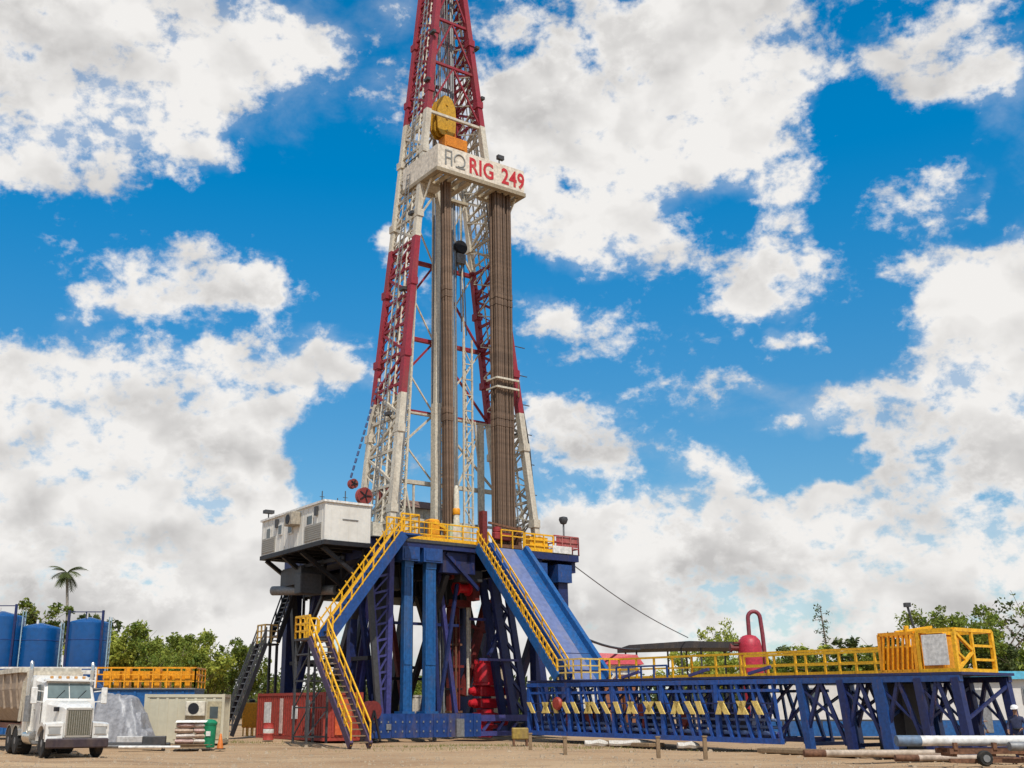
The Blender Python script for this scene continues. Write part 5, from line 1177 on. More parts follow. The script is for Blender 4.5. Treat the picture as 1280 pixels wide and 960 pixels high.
for s in (-4, -.6, 0.9, 4):
    for t in (-1.6, 3.6):
        m = MB(); m.bar((s, t, 0), (s, t, zt - .3), .12); m.build('post', DGREY, o)
Y = 82; o = thing('red_shed', 'low shed with a bright red sloping roof right of the ramp', 'shed', (gx(765, Y), Y, 0))
zr = at(765, 815, Y).z; m = MB(); m.loft([[(-2.9, -.6, zr - .9), (2.4, -.6, zr - .9), (2.4, 3, zr - .9), (-2.9, 3, zr - .9)], [(-2.9, .0, zr + .05), (2.0, .0, zr - .2), (2.0, 2.4, zr - .2), (-2.9, 2.4, zr + .05)]]); m.build('roof', paint('shed_red', (.45, .03, .045), .45, .3), o)
m = MB(); m.box((-2.7, -.2, 0), (2.0, 2.8, zr - .91)); m.build('walls', WHITE, o)
m = MB(); m.box((-.6, -.26, .2), (1.4, -.201, 3.0)); m.build('door', RUST, o)
o = thing('machine_skid', 'brown and orange machine skid under the red roofed shed by the catwalk', 'machine', (gx(775, 74), 74, 0))
m = MB(); m.box((-1.2, 0, 0), (1.4, 1.6, .4)); m.build('skid', BLACK, o)
m = MB(); m.bbox((-1.0, .1, .4), (.2, 1.4, 3.2), .1); m.lathe((.8, .7, .4), [(.4, 0), (.5, .1), (.5, 2.6), (.3, 2.9)], 16); m.build('body', paint('brown_orange', (.26, .10, .045), .6, .5), o)
m = MB(); m.poly([(.8, .7, 3.2), (.8, .7, 3.7), (0, .5, 3.7), (-.4, .5, 3.3)], .12, 8); m.build('pipework', RUST, o)
Y = 66; o = thing('site_cabins', 'long white site cabin with a blue base stripe and blue roof behind the catwalk legs', 'cabin', (gx(955, Y), Y, 0))
L = gx(1420, Y) - gx(955, Y); m = MB(); m.box((0, 0, 1.0), (L, 3, 3.3))
for k in range(12): m.box((k * L / 12, -.02, 1.01), (k * L / 12 + .06, -.001, 3.29))
m.build('walls', paint('site_cabin_white', (.60, .57, .53), .5, .25, (.35, .3, .24), .7, var=.06), o)
m = MB(); m.box((-.03, -.03, .1), (L + .03, 3.03, .98)); m.build('base_stripe', BRIGHT, o)
k0 = gx(1215, Y) - gx(955, Y); m = MB(); m.box((-.1, -.25, 3.302), (k0, 3.1, 3.42)); m.build('roof', GREY, o)
m = MB(); m.loft([[(k0 + .01, -.35, 3.302), (L, -.35, 3.302), (L, 3.2, 3.302), (k0 + .01, 3.2, 3.302)], [(k0 + .01, -.2, 3.75), (L, -.2, 3.75), (L, 3, 3.85), (k0 + .01, 3, 3.85)]]); m.build('roof', TEAL, o)
for x, w in ((2.2, 1.0), (6.6, 1.0), (15.2, 1.0)):
    m = MB(); m.box((x, -.06, 1.9), (x + w, -.021, 2.8)); f = m.build('window', GREY, o)
    m = MB(); m.box((x + .08, -.075, 1.98), (x + w - .08, -.061, 2.72)); m.build('pane', GLASS, f)
for x in (4.6, 12.4):
    m = MB(); m.box((x, -.055, .3), (x + .85, -.032, 2.7)); m.build('door', GREY, o)
o = thing('pipe_fence', 'dark low pipe rail running in front of the white site cabins', 'rail', (gx(930, 60), 60, 0))
m = MB(); L2 = gx(1120, 60) - gx(930, 60); m.bar((0, 0, 1.05), (L2, 0, 1.05), .09)
m.build('top_rail', DGREY, o)
for k in range(5):
    m = MB(); m.bar((k * L2 / 4, 0, -.1), (k * L2 / 4, 0, 1.0), .1); m.build('post', DGREY, o)
Y = 80; p = at(1134, 757, Y); q = at(1152, 815, Y); o = thing('leaning_lamp', 'thin grey lamp mast leaning left above the yellow cages', 'lamp mast', (q.x + .5, Y, 0))
m = MB(); m.tube((0, 0, 0), (q.x - q.x - .5, 0, q.z), .1); m.tube((-.5, 0, q.z), (p.x - q.x - .5, 0, p.z), .09); m.build('pole', DGREY, o)
m = MB(); m.box((p.x - q.x - .7, -.2, p.z - .1), (p.x - q.x - .3, .2, p.z + .2)); m.build('lamp_head', DGREY, o)
# ropes from the floor corner
def cable(name, label, pts, r, mat):
    b0 = Vector(pts[0]); m = MB(b0); m.poly(pts, r, 6); o = m.build(name, mat, None, True); o.location = b0; tag(o, label, 'cable')
a, b2 = W(15.0, 1, DECK - .3), at(860, 797, 84)
cable('guy_cable', 'long sagging hose cable running from the right floor corner down to the dark canopy', [a.lerp(b2, u / 14) + Vector((0, 0, -.35 * math.sin(math.pi * u / 14))) for u in range(15)], .035, GREY)
a, b2 = at(722, 794, 78), at(800, 812, 84)
cable('flow_hose', 'dark hose sloping above the red shed roof', [a.lerp(b2, u / 8) + Vector((0, 0, -.3 * math.sin(math.pi * u / 8))) for u in range(9)], .09, DGREY)
# sheet walls and boxes far behind the rig, seen between the legs
Y = 84; o = container('white_container', 'pale container far behind the rig seen between its blue columns', 'container', (gx(500, Y), Y, 0), 0, 7.5, 2.4, 2.6, paint('far_pale_paint', (.52, .46, .38), .6, .4), rib=.5)
Y = 80; o = thing('tan_shaker', 'tan machine house behind the red preventer stack', 'machine house', (gx(612, Y), Y, 0))
m = MB(); m.box((-1.2, 0, 0), (1.6, 2, 4.6)); m.build('walls', paint('tan_house', (.46, .36, .24), .6, .5), o)
m = MB(); m.loft([[(-1.4, -.2, 4.6), (1.8, -.2, 4.6), (1.8, 2.2, 4.6), (-1.4, 2.2, 4.6)], [(-1.0, .5, 5.5), (1.0, .5, 5.5), (1.0, 1.5, 5.5), (-1.0, 1.5, 5.5)]]); m.build('roof', GREY, o)
m = MB(); m.box((-.6, -.04, 3.2), (.4, -.001, 4.1)); m.build('panel', RUST, o)
# ================================================================== TRUCK
tr = thing('trailer_truck', 'white long nosed truck pulling a dusty tan hopper trailer, parked at the left edge', 'truck', (gx(101, 41.6), 41.6, -.06), R(-57))
tr.scale = (.95, .95, .96)
# local axes: +x forward, y to its left; x = 0 at the front bumper
def ringx(x, y0, y1, z0, z1, k=.12, top=.0):
    return [(x, y0 + k * .4, z0), (x, y1 - k * .4, z0), (x, y1, z0 + k * .4), (x, y1 - top, z1 - k), (x, y1 - top - k, z1), (x, y0 + top + k, z1), (x, y0 + top, z1 - k), (x, y0, z0 + k * .4)]
m = MB(); m.loft([ringx(-.12, -.52, .52, .72, 1.86, .1), ringx(-.3, -.58, .58, .72, 1.96, .12), ringx(-1.0, -.72, .72, .7, 2.06, .16), ringx(-1.75, -.86, .86, .7, 2.12, .16)]); hood = m.build('hood', CLEANW, tr, True)
m = MB(); m.box((-.12, -.46, .82), (-.075, .46, 1.74)); gr = m.build('grille', paint('grille_mesh', (.15, .14, .10), .4, .5, (.1, .08, .05), 3, metal=.5), hood)
m = MB()
for y in (-.5, .46): m.box((-.13, y, .78), (-.06, y + .05, 1.8))
m.box((-.13, -.5, 1.75), (-.06, .51, 1.82)); m.box((-.13, -.5, .76), (-.06, .51, .82))
for k in range(11): m.box((-.076, -.44 + k * .085, .84), (-.068, -.425 + k * .085, 1.72))
m.build('grille_surround', CHROME, hood)
m = MB(); m.bar((-.6, -.73, 1.78), (-.75, -.76, 1.78), .16); m.build('air_intake', BLACK, hood)
for s in (-1, 1):
    m = MB(); y0 = s * .56; y1 = s * 1.2
    rings = []
    for a in range(0, 181, 15):
        c, sn = math.cos(R(a)), math.sin(R(a)); rings.append([(-.88 + .78 * c, y0, .62 + .72 * sn), (-.88 + .78 * c, y1, .60 + .70 * sn), (-.88 + .64 * c, y1, .60 + .58 * sn), (-.88 + .64 * c, y0, .60 + .58 * sn)])
    m.loft(rings); m.loft([[(-.1, y0, .7), (-.16, y1, .7), (-.16, y1, 1.22), (-.1, y0, 1.28)], [(-.42, y0, .7), (-.42, y1, .7), (-.42, y1, 1.28), (-.42, y0, 1.34)]]); fd = m.build('fender', CLEANW, tr, True)
    m = MB(); ya, yb = sorted((s * .66, s * 1.08)); m.box((-.135, ya, .88), (-.095, yb, 1.12)); m.build('headlight', glass('lamp_glass', (.34, .34, .33)), fd)
    m = MB(); ya, yb = sorted((s * .62, s * 1.12)); m.box((-.13, ya, .84), (-.1, yb, .875)); m.box((-.13, ya, 1.125), (-.1, yb, 1.16)); m.build('headlight_rim', CHROME, fd)
m = MB(); m.loft([[(.06, -1.0, .36), (.06, 1.0, .36), (.1, 1.0, .5), (.1, -1.0, .5)], [(.06, -1.0, .72), (.06, 1.0, .72), (.03, 1.0, .74), (.03, -1.0, .74)]]) if False else m.bbox((-.14, -1.18, .36), (.06, 1.18, .72), .05); m.build('bumper', paint('dark_bumper', (.045, .03, .035), .4, .4), tr)
m = MB(); m.box((-6.9, -.45, .62), (-.2, .45, .85)); m.box((-1.0, -1.0, .45), (-.75, 1.0, .58)); m.build('chassis', BLACK, tr)
# cab
m = MB(); m.loft([ringx(-1.76, -1.02, 1.02, .8, 2.12, .1), ringx(-1.8, -1.02, 1.02, .78, 2.15, .1), ringx(-2.12, -1.0, 1.0, .78, 2.85, .14, .06), ringx(-2.3, -1.0, 1.0, .78, 2.96, .16, .06), ringx(-3.15, -1.02, 1.02, .78, 3.0, .14, .04), ringx(-3.3, -1.05, 1.05, .75, 3.02, .12, .03)])
m.loft([ringx(-3.301, -1.15, 1.15, .75, 3.1, .12, .02), ringx(-4.4, -1.15, 1.15, .75, 3.12, .12, .02)]); cab = m.build('cab', CLEANW, tr, True)
def slab(pts, n, t=.02):
    nn = Vector(n).normalized() * t; return [[tuple(Vector(p) + nn * .2) for p in pts], [tuple(Vector(p) + nn) for p in pts]]
wn = Vector((.86, 0, .42))
for y0, y1 in ((-.86, -.02), (.02, .86)):
    m = MB(); m.loft(slab([(-1.825, y0, 2.2), (-1.825, y1, 2.2), (-2.09, y1 * .96, 2.76), (-2.09, y0 * .96, 2.76)], wn, .03)); m.build('windscreen', glass('windscreen_glass', (.13, .16, .15)), cab)
for y0 in (-.5, .35):
    m = MB(); m.bar((-1.80, y0, 2.2), (-1.93, y0 + .32, 2.5), .025); m.build('wiper', BLACK, cab)
m = MB(); m.bbox((-.16, -.2, .46), (-.141, .2, .6), .01); m.build('number_plate', paint('blank_plate', (.5, .42, .1), .5, .4), tr)
for s in (-1, 1):
    m = MB(); m.bbox((-.17, s * .95 - .1, .48), (-.141, s * .95 + .1, .62), .01); m.build('fog_lamp', glass('fog_glass', (.4, .36, .25)), tr)
    m = MB(); m.box((-1.45, s * 1.0 - .13, .25), (-1.42, s * 1.0 + .13, .75)); m.build('mud_flap', BLACK, tr)
m = MB(); m.bar((-2.05, -.98, 2.88), (-2.05, .98, 2.88), .28, .06); m.build('sun_visor', CLEANW, cab)
for k in range(5): 
    m = MB(); m.bbox((-2.4, -.7 + k * .32, 2.95), (-2.28, -.58 + k * .32, 3.06), .02); m.build('marker_lamp', paint('amber_lamp', (.5, .25, .08), .3, .1), cab)
for s in (-1, 1):
    m = MB(); ya = s * 1.035; m.loft(slab([(-2.2, ya, 2.1), (-2.95, ya, 2.1), (-2.95, ya * .98, 2.72), (-2.35, ya * .98, 2.72)], (0, s, 0), .03)); m.build('side_window', GLASS, cab)
    m = MB(); m.box((-2.98, min(s * 1.03, s * 1.045), .95), (-2.0, max(s * 1.03, s * 1.045), 2.05)); dr = m.build('door', CLEANW, cab)
    m = MB(); m.bar((-2.75, s * 1.07, 1.75), (-2.9, s * 1.07, 1.75), .05); m.build('handle', CHROME, dr)
    m = MB(); m.bar((-1.95, s * 1.0, 2.45), (-1.8, s * 1.38, 2.5), .04); m.bar((-1.95, s * 1.0, 2.05), (-1.8, s * 1.38, 2.1), .04); m.bbox((-1.84, s * 1.38 - .12, 1.98), (-1.75, s * 1.38 + .12, 2.62), .03); m.build('mirror', WHITE, cab)
    m = MB(); m.tube((-3.3, s * 1.24, .9), (-3.3, s * 1.24, 3.3), .09, 12); m.poly([(-3.3, s * 1.24, 3.3), (-3.3, s * 1.24, 3.5), (-3.38, s * 1.24, 3.62)], .08, 10); ex = m.build('exhaust_stack', CHROME, tr, True)
    m = MB(); m.tube((-3.3, s * 1.24, 1.3), (-3.3, s * 1.24, 2.3), .14, 14); m.build('heat_shield', GREY, ex, True)
    m = MB(); m.lathe((-3.9, s * .95, .72), [(.1, 0), (.3, .02), (.3, 1.3), (.1, 1.32)], 18, 'x'); m.build('fuel_tank', CHROME, tr, True)
    m = MB(); m.box((-2.9, min(s * .8, s * 1.1), .48), (-2.1, max(s * .8, s * 1.1), .54)); m.build('step', GREY, tr)
m = MB(); m.box((-4.5, -1.15, 1.0), (-4.42, 1.15, 3.3)); m.build('headboard', paint('headboard_tan', (.50, .43, .33), .6, .4), tr)
def wheel(x, y, dual=False):
    w = .62 if dual else .32
    s = 1 if y > 0 else -1
    m = MB(); m.lathe((x, y, .53), [(.3, -w / 2), (.48, -w / 2), (.53, -w / 2 + .05), (.53, w / 2 - .05), (.48, w / 2), (.3, w / 2)], 24, 'y')
    for k in range(24):
        a = k * .2618; m.bar((x + .533 * math.cos(a), y - w / 2 + .05, .53 + .533 * math.sin(a)), (x + .533 * math.cos(a), y + w / 2 - .05, .53 + .533 * math.sin(a)), .03)
    wh = m.build('wheel', TYRE, tr, True)
    m = MB(); m.lathe((x, y + s * (w / 2 - .09), .53), [(.05, s * .1), (.14, s * .09), (.16, s * .02), (.28, s * .0), (.3, s * .08), (.3, -s * .1)], 20, 'y'); m.build('rim', GREY, wh, True)
for s in (-1, 1):
    wheel(-.88, s * .98)
    for x in (-5.3, -6.55): wheel(x, s * .88, True)
    for x in (-13.2, -14.5): wheel(x, s * .88, True)
    for x in (-5.3, -6.55):
        rings = []
        m = MB()
        for a in range(20, 161, 20): c, sn = math.cos(R(a)), math.sin(R(a)); rings.append([(x + .64 * c, s * .55, .53 + .64 * sn), (x + .64 * c, s * 1.2, .53 + .64 * sn), (x + .61 * c, s * 1.2, .53 + .61 * sn), (x + .61 * c, s * .55, .53 + .61 * sn)])
        m.loft(rings); m.build('mudguard', CHROME, tr, True)
# tank trailer
DUSTY = paint('dusty_trailer_paint', (.34, .26, .19), .75, .6, (.20, .14, .09), 1.1)
def hull(x, k=1.0, dz=0.0): return [(x, -1.2 * k, 3.35 - dz), (x, -1.2 * k, 2.6), (x, -1.05 * k, 1.85), (x, -.6 * k, 1.3), (x, 0, 1.18), (x, .6 * k, 1.3), (x, 1.05 * k, 1.85), (x, 1.2 * k, 2.6), (x, 1.2 * k, 3.35 - dz)]
m = MB(); m.loft([hull(-15.5, .9), hull(-15.0), hull(-5.6), hull(-5.2, .8, .1)]); tk = m.build('trailer_body', DUSTY, tr)
m = MB()
for s in (-1, 1): m.bar((-15.4, s * 1.22, 3.36), (-5.3, s * 1.22, 3.36), .16, .2)
m.bar((-5.25, -1.2, 3.36), (-5.25, 1.2, 3.36), .16, .2); m.build('top_rim', CREAM, tk)
m = MB()
for x in (-14.5, -13, -11.5, -10, -8.5, -7, -5.8):
    for s in (-1, 1): m.bar((x, s * 1.23, 3.3), (x, s * 1.23, 2.55), .1, .1); m.bar((x, s * 1.23, 2.6), (x, s * 1.08, 1.8), .1, .1)
m.build('side_rib', DUSTY, tk)
m = MB(); m.bar((-5.0, -1.0, 1.3), (-4.85, -1.05, 3.0), .1); m.bar((-5.3, -1.1, 1.3), (-5.0, -1.1, 2.9), .1); m.build('front_post', CREAM, tk); m = MB(); m.bar((-5.0, 1.0, 1.3), (-4.85, 1.05, 3.0), .1); m.build('front_post', CREAM, tk)
m = MB(); m.box((-15.0, -1.05, 3.3), (-5.6, 1.05, 3.42)); m.build('load_cover', paint('load_tan', (.40, .32, .22), .9, .4), tk)
m = MB(); m.box((-15.5, -.5, .95), (-4.9, .5, 1.18)); m.bar((-5.2, -1.0, 1.2), (-5.2, 1.0, 1.2), .3, .16); m.bar((-5.2, -.9, 1.2), (-4.9, -.9, 2.4), .1); m.bar((-5.2, .9, 1.2), (-4.9, .9, 2.4), .1); m.build('trailer_frame', paint('trailer_red_brown', (.22, .08, .05), .6, .5), tr)
m = MB()
for s in (-1, 1): m.bar((-8.2, s * .6, .2), (-8.2, s * .6, 1.0), .14)
m.build('landing_legs', BLACK, tr)
m = MB(); m.poly([(-4.5, .3, 1.6), (-4.7, .35, 1.2), (-5.0, .3, 1.1), (-5.2, .2, 1.3)], .03, 6); m.build('air_hose', DRED, tr)
# ================================================================== WORKERS
SKIN = paint('skin', (.30, .16, .10), .6, .1, (.2, .1, .07), 6, bump=0)
def person(label, loc, rz, suit, hatm, pose):
    bm_v = dict(pelvis=(0, 0, .95), waist=(0, 0, 1.10), chest=(0, .01, 1.34), neck=(0, .0, 1.50), head0=(0, -.02, 1.58), head1=(0, -.03, 1.68), head2=(0, -.01, 1.76))
    rad = dict(pelvis=(.15, .115), waist=(.145, .11), chest=(.175, .12), neck=(.06, .06), head0=(.07, .085), head1=(.078, .1), head2=(.06, .075))
    ed = [('pelvis', 'waist'), ('waist', 'chest'), ('chest', 'neck'), ('neck', 'head0'), ('head0', 'head1'), ('head1', 'head2')]
    for s, n in ((-1, 'r'), (1, 'l')):
        el, ha = pose[n]
        for k, p, r in (('hip', (s * .1, 0, .9), .095), ('knee', (s * .11, -.03, .5), .068), ('ankle', (s * .12, .02, .1), .05), ('toe', (s * .14, -.14, .04), .042), ('sh', (s * .19, .01, 1.42), .066), ('elb', el, .048), ('wr', ha, .036)):
            bm_v[k + n] = p; rad[k + n] = (r, r)
        ed += [('pelvis', 'hip' + n), ('hip' + n, 'knee' + n), ('knee' + n, 'ankle' + n), ('ankle' + n, 'toe' + n), ('chest', 'sh' + n), ('sh' + n, 'elb' + n), ('elb' + n, 'wr' + n)]
        d = (Vector(ha) - Vector(el)).normalized(); side = Vector((0, 1, 0)).cross(d).normalized(); other = d.cross(side)
        bm_v['palm' + n] = tuple(Vector(ha) + d * .07); rad['palm' + n] = (.034, .026); ed.append(('wr' + n, 'palm' + n))
        for i in range(4):
            a = Vector(ha) + d * .11 + other * (.028 * (i - 1.5)); L = (.06, .075, .07, .055)[i]
            bm_v['f%d' % i + n] = tuple(a); rad['f%d' % i + n] = (.011, .011); bm_v['g%d' % i + n] = tuple(a + d * L * .7 + side * .02 * -s); rad['g%d' % i + n] = (.009, .009)
            ed += [('palm' + n, 'f%d' % i + n), ('f%d' % i + n, 'g%d' % i + n)]
        a = Vector(ha) + d * .04 + other * -.05; bm_v['t' + n] = tuple(a); rad['t' + n] = (.012, .012); bm_v['u' + n] = tuple(a + d * .045 + other * -.012); rad['u' + n] = (.01, .01)
        ed += [('wr' + n, 't' + n), ('t' + n, 'u' + n)]
    names = list(bm_v); me = bpy.data.meshes.new('body')
    me.from_pydata([bm_v[n] for n in names], [(names.index(a), names.index(b_)) for a, b_ in ed], [])
    tmp = bpy.data.objects.new('tmp', me); COL.objects.link(tmp)
    md = tmp.modifiers.new('s', 'SKIN'); md.use_smooth_shade = True
    sv = me.skin_vertices[0].data
    for i, n in enumerate(names): sv[i].radius = rad[n]; sv[i].use_root = n == 'pelvis'
    tmp.modifiers.new('d', 'SUBSURF').levels = 1; tmp.modifiers['d'].render_levels = 1
    fm = bpy.data.meshes.new_from_object(tmp.evaluated_get(bpy.context.evaluated_depsgraph_get()))
    bpy.data.objects.remove(tmp); bpy.data.meshes.remove(me)
    fm.name = 'body'
    for mt in (suit, SKIN, BLACK): fm.materials.append(mt)
    hands = [Vector(pose['l'][1]), Vector(pose['r'][1])]
    for p in fm.polygons:
        c = p.center; p.use_smooth = True
        p.material_index = 1 if c.z > 1.5 or min((c - h).length for h in hands) < .02 or any((c - h).dot((h - Vector(e)).normalized()) > .0 and (c - h).length < .25 for h, e in ((hands[0], pose['l'][0]), (hands[1], pose['r'][0]))) else (2 if c.z < .13 else 0)
    o = thing('person', label, 'person', loc, rz)
    bo = bpy.data.objects.new('body', fm); COL.objects.link(bo); bo.parent = o
    m = MB(); m.lathe((0, -.02, 1.71), [(.125, 0), (.13, .02), (.125, .06), (.10, .11), (.05, .14), (.01, .145)], 18); m.loft([[(-.11, -.1, 1.715), (.11, -.1, 1.715), (.07, -.19, 1.70), (-.07, -.19, 1.70)], [(-.11, -.1, 1.735), (.11, -.1, 1.735), (.07, -.19, 1.715), (-.07, -.19, 1.715)]]); m.build('hard_hat', hatm, o, True)
    m = MB()
    for s in (-1, 1): m.lathe((s * .034, -.122, 1.665), [(.004, -.004), (.013, 0), (.004, .004)], 8, 'y')
    m.build('eyes', BLACK, o, True)
    m = MB(); m.loft([[(-.012, -.115, 1.66), (.012, -.115, 1.66), (.004, -.12, 1.67)], [(-.018, -.12, 1.62), (.018, -.12, 1.62), (0, -.15, 1.625)]]); m.box((-.028, -.118, 1.592), (.028, -.108, 1.598)); m.build('nose_and_mouth', SKIN, o, True)
    m = MB(); m.lathe((0, 0, 1.05), [(.152, 0), (.156, .01), (.156, .04), (.152, .05)], 20); m.build('belt', BLACK, o, True)
    return o
POSE_A = dict(l=((.30, -.04, 1.17), (.20, -.24, 1.08)), r=((-.29, .0, 1.16), (-.24, -.2, 1.02)))
POSE_B = dict(l=((.28, .05, 1.15), (.30, -.05, .90)), r=((-.30, -.05, 1.18), (-.12, -.26, 1.22)))
person('worker in dark blue overalls and a white hard hat standing by the right picture edge', (gx(1268, 38), 38, -.05), R(-40), paint('navy_cloth', (.03, .035, .075), .85, .3, (.08, .07, .06), 4, bump=.3), paint('hat_white', (.75, .73, .7), .35, .1), POSE_A)
person('worker in blue overalls and a blue hard hat half hidden behind the outer catwalk leg', (gx(1222, 46), 46, -.05), R(30), paint('blue_cloth', (.02, .05, .14), .85, .3, (.06, .06, .07), 4, bump=.3), paint('hat_blue', (.03, .10, .3), .35, .1), POSE_B)
# ================================================================== TREES
def leafmat(name, c1, c2):
    m = bpy.data.materials.new(name); m.use_nodes = True; nt = m.node_tree; nd, lk = nt.nodes, nt.links; b = nd['Principled BSDF']
    g = nd.new('ShaderNodeNewGeometry'); oi = nd.new('ShaderNodeObjectInfo'); mx = nd.new('ShaderNodeMix'); mx.data_type = 'RGBA'
    tc = nd.new('ShaderNodeTexCoord'); n = nd.new('ShaderNodeTexNoise'); n.inputs['Scale'].default_value = .9; n.inputs['Detail'].default_value = 3; lk.new(tc.outputs['Object'], n.inputs['Vector'])
    a = nd.new('ShaderNodeMath'); a.operation = 'MULTIPLY_ADD'; lk.new(g.outputs['Random Per Island'], a.inputs[0]); a.inputs[1].default_value = .55
    r = nd.new('ShaderNodeMapRange'); r.inputs['From Min'].default_value = .35; r.inputs['From Max'].default_value = .65; r.inputs['To Min'].default_value = -.1; r.inputs['To Max'].default_value = .55; lk.new(n.outputs['Fac'], r.inputs['Value']); lk.new(r.outputs['Result'], a.inputs[2]); a.use_clamp = True
    lk.new(a.outputs[0], mx.inputs['Factor']); mx.inputs['A'].default_value = (*c1, 1); mx.inputs['B'].default_value = (*c2, 1)
    h = nd.new('ShaderNodeHueSaturation'); v = nd.new('ShaderNodeMapRange'); v.inputs['To Min'].default_value = .75; v.inputs['To Max'].default_value = 1.25; lk.new(oi.outputs['Random'], v.inputs['Value']); lk.new(v.outputs['Result'], h.inputs['Value']); lk.new(mx.outputs['Result'], h.inputs['Color'])
    lk.new(h.outputs['Color'], b.inputs['Base Color']); b.inputs['Roughness'].default_value = .6; b.inputs['Specular IOR Level'].default_value = .25
    tr_ = nd.new('ShaderNodeBsdfTranslucent'); lk.new(h.outputs['Color'], tr_.inputs['Color']); ms = nd.new('ShaderNodeMixShader'); ms.inputs[0].default_value = .3
    lk.new(b.outputs[0], ms.inputs[1]); lk.new(tr_.outputs[0], ms.inputs[2]); lk.new(ms.outputs[0], nd['Material Output'].inputs['Surface'])
    return m
LEAF = leafmat('leaves_green', (.09, .15, .02), (.30, .33, .05))
LEAFY = leafmat('leaves_yellow_green', (.13, .18, .024), (.42, .42, .07))
LEAFD = leafmat('leaves_dull_green', (.05, .08, .022), (.16, .18, .05))
BARK = paint('bark', (.15, .11, .075), .9, .5, (.06, .045, .03), 3)
def leaf(m, p, size, q):
    n = Vector((q.gauss(0, 1), q.gauss(0, 1), q.gauss(.5, 1))).normalized(); x, y = m._frame(n); a = q.uniform(0, 6.28)
    u = (x * math.cos(a) + y * math.sin(a)) * size; v = (y * math.cos(a) - x * math.sin(a)) * size * .55
    m.add([p - u, p + v * .9 + n * size * .15, p + u, p - v * .9 + n * size * .15], [(0, 1, 2, 3)])
def tree_meshes(seed, h, spread, mat, ncl=60, nlf=56, lf=.26, low=.28, sparse=1.0):
    q = random.Random(seed); t = MB(); cr = MB(); ends = []
    def branch(p, d, L, r, lev):
        pts = [p]; rs = [r]
        for k in range(4):
            d = (d + Vector((q.gauss(0, .16), q.gauss(0, .16), q.gauss(.06, .1)))).normalized(); p = p + d * L / 4; pts.append(p); rs.append(r * (1 - .17 * (k + 1)))
            if lev < 2 and k >= 1:
                for _ in range(2 if lev else 3):
                    a = q.uniform(0, 6.28); dd = (d * .5 + Vector((math.cos(a), math.sin(a), q.uniform(-.05, .5)))).normalized(); branch(p, dd, L * q.uniform(.45, .75) * (spread if lev == 0 else 1), r * .45, lev + 1)
        t.poly(pts, rs, 6)
        if lev: ends.extend(pts[2:])
    branch(Vector((0, 0, -.1)), Vector((q.gauss(0, .05), q.gauss(0, .05), 1)), h * .72, h * .022, 0)
    q.shuffle(ends); zmin = h * low
    ends = [e for e in ends if e.z > zmin][:ncl]
    for e in ends:
        rr = h * q.uniform(.055, .12)
        n = int(nlf * sparse * q.uniform(.6, 1.3))
        for _ in range(n):
            d = Vector((q.gauss(0, 1), q.gauss(0, 1), q.gauss(0, .75))).normalized() * rr * q.random() ** .45
            leaf(cr, e + d, lf * q.uniform(.6, 1.35), q)
    to = t.build('trunk', BARK, None, True); c = cr.build('crown', mat)
    return to, c
def tree_proto(seed, h, label, spread=1.0, mat=LEAF, **k):
    o = thing('broadleaf_tree', label, 'tree'); a, b_ = tree_meshes(seed, h, spread, mat, **k); a.parent = o; b_.parent = o
    return o
protos = [tree_proto(11, 10, 'x', 1.1, LEAFY, ncl=110, low=.16), tree_proto(12, 9, 'x', 1.3, LEAF, ncl=110, low=.16), tree_proto(13, 11, 'x', .9, LEAFY, ncl=100, lf=.24, low=.18), tree_proto(14, 8, 'x', 1.25, LEAFD, ncl=90, low=.16), tree_proto(15, 12, 'x', 1.0, LEAF, ncl=130, low=.15)]
used = set()
def plant(i, px, top, Y, label, group=None, wide=1.0):
    p = at(px, top - (3 if px < 500 else 3), Y); h = p.z; base = max(v.co.z for v in [c for c in protos[i].children if c.name.startswith('crown')][0].data.vertices) - .1
    sc = h / base
    if i not in used: used.add(i); o = protos[i]; o.location = (p.x, Y, -.1); o['label'] = label
    else: o = copy_thing(protos[i], (p.x, Y, -.1), None, label)
    o.rotation_euler = (0, 0, rnd.uniform(0, 6.28)); o.scale = (sc * wide, sc * wide, sc)
    if group: o['group'] = group
    elif 'group' in o: del o['group']
LT = 'trees beyond the yard on the left'
for i, px, top, Y, w, lb in (
    (1, 25, 757, 118, 1.1, 'round green treetop showing above the middle silo'), (3, 62, 764, 124, 1.0, 'dull green treetop beside the palm trunk'),
    (0, 142, 778, 104, 1.1, 'yellow green tree directly right of the tallest looking silo'), (2, 172, 776, 110, 1.0, 'tall yellow green tree above the left half of the yellow handrail'),
    (1, 203, 782, 106, 1.1, 'broad green tree above the right half of the yellow handrail'), (0, 236, 788, 112, 1.0, 'yellow green tree right above the end of the yellow handrail'),
    (2, 262, 792, 118, .9, 'loose yellow green tree above the beige cabin'), (3, 285, 812, 122, 1.0, 'low dull green tree left of the black staircase'), (1, 310, 797, 116, .8, 'green tree behind the black staircase'),
    (4, 218, 800, 96, .8, 'dense green tree close behind the end of the mud tank')):
    plant(i, px, top, Y, lb, LT, w)
for i, px, top, Y, w, lb in (
    (3, 442, 838, 120, 1.3, 'low dull green tree seen through the stair legs'), (1, 520, 842, 125, 1.4, 'low green tree seen between the blue columns')):
    plant(i, px, top, Y, lb, 'low trees behind the rig', w)
RT = 'trees beyond the yard on the right'
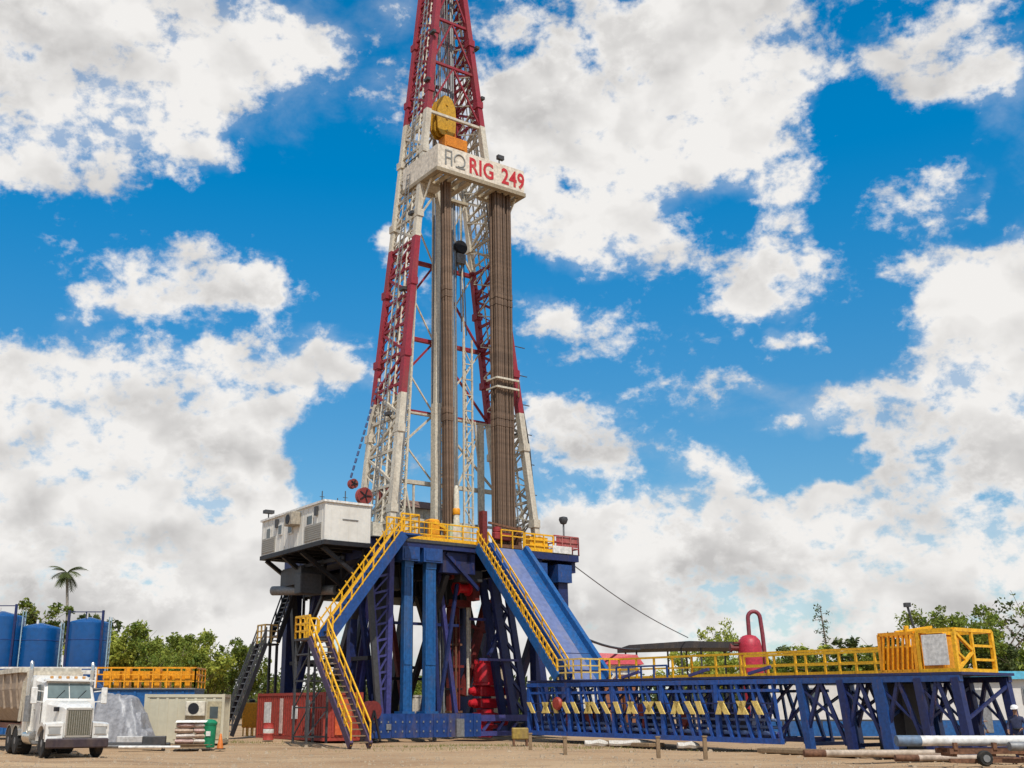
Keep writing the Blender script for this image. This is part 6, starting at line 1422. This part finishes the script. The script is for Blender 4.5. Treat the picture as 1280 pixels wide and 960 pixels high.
for i, px, top, Y, w, lb in (
    (2, 905, 774, 125, .8, 'loose tall tree rising behind the dark canopy'), (0, 880, 808, 118, 1.2, 'yellow green tree behind the dark canopy posts'), (1, 985, 812, 122, 1.5, 'low green tree right of the red separator'),
    (0, 1030, 806, 126, 1.4, 'low yellow green tree below the thin sparse tree'), (3, 1070, 799, 122, 1.3, 'dull green tree left of the slatted yellow cage'), (1, 1105, 806, 118, 1.2, 'green tree behind the slatted yellow cage'),
    (4, 1178, 756, 96, .95, 'large dark green tree directly behind the leaning lamp'), (1, 1215, 754, 98, .85, 'large green tree above the open lattice cage'), (3, 1248, 790, 96, .9, 'dull green tree right of the yellow cages'),
    (0, 1276, 800, 100, 1.0, 'yellow green tree by the right picture edge'), (3, 1150, 790, 110, 1.0, 'low dull green tree behind the pale sheet panel cage')):
    plant(i, px, top, Y, lb, RT, w)
# thin sparse tree and bare twiggy tree
o = thing('slender_tree', 'very thin sparse tree standing far off right of the red separator', 'tree', (gx(1041, 128), 128, -.1)); h = at(1041, 755, 128).z
q = random.Random(5); t = MB(); cr = MB(); t.poly([(0, 0, 0), (.1, 0, h * .5), (-.2, 0, h * .8), (-.35, 0, h)], [.16, .12, .08, .04], 6)
for k in range(26):
    z = h * (.5 + .5 * k / 26); a = q.uniform(0, 6.28); L = q.uniform(.35, .8); e = Vector((-.2 + L * math.cos(a), L * math.sin(a), z + .1)); t.bar((-.15, 0, z), e, .05)
    for _ in range(9): leaf(cr, e + Vector((q.gauss(0, .2), q.gauss(0, .2), q.gauss(0, .15))), .17, q)
t.build('trunk', BARK, o); cr.build('crown', LEAFD, o)
o = thing('twiggy_tree', 'half bare twiggy tree at the right picture edge above the blue roof', 'tree', (gx(1272, 110), 110, -.1)); a, b_ = tree_meshes(31, at(1272, 778, 110).z, 1.0, LEAFD, ncl=40, nlf=22, lf=.22, low=.4); a.parent = o; b_.parent = o
# palm
o = thing('palm_tree', 'tall slim palm rising above the blue silos', 'palm', (gx(77, 120), 120, -.1)); top = at(84, 715, 120); h = top.z; dx = top.x - gx(77, 120)
m = MB(); m.poly([(0, 0, 0), (.05 * dx, 0, h * .3), (.4 * dx, 0, h * .7), (dx, 0, h)], [.26, .2, .17, .14], 8); m.build('trunk', paint('palm_bark', (.30, .26, .21), .9, .4), o, True)
q = random.Random(3); cr = MB()
for k in range(16):
    a = k * 2.4 + q.uniform(-.2, .2); el = (.9, .35, .1, -.5)[k % 4] + q.uniform(-.12, .12); L = q.uniform(1.5, 2.3); p = Vector((dx, 0, h)); d = Vector((math.cos(a) * math.cos(el), math.sin(a) * math.cos(el), math.sin(el))); pts = [p]
    for s in range(9):
        d = (d + Vector((0, 0, -.13))).normalized(); p = p + d * L / 9; pts.append(p)
        sd = d.cross(Vector((0, 0, 1)))
        if sd.length < .1: sd = Vector((1, 0, 0))
        sd.normalize(); w = .75 * math.sin(math.pi * (s + 1.3) / 10.5)
        for g_ in (-1, 1):
            for off in (0, .5):
                b0 = p - d * (L / 9) * off; tip = b0 + sd * g_ * w + d * .3 + Vector((0, 0, -.28 * w)); cr.add([b0 - d * .06, b0 + d * .06, tip], [(0, 1, 2)])
    cr.poly(pts, .03, 4)
cr.build('crown', LEAFD, o)
# far wood closing the horizon
q = random.Random(21); cr = MB()
for k in range(340):
    az = R(q.uniform(-40, 42)); d = q.uniform(150, 210); base = Vector((math.sin(az) * d, math.cos(az) * d, 0)); hh = q.uniform(4, 7.5); r = q.uniform(2.0, 4.0)
    for _ in range(110):
        v = Vector((q.gauss(0, 1), q.gauss(0, 1), q.gauss(0, 1))).normalized() * q.random() ** .4; leaf(cr, base + Vector((v.x * r, v.y * r, max(.1, hh * .5 + v.z * hh * .5))), q.uniform(.35, .75), q)
tag(cr.build('far_wood', LEAFD), 'distant low wood closing the horizon behind the yard', 'wood', kind='stuff')
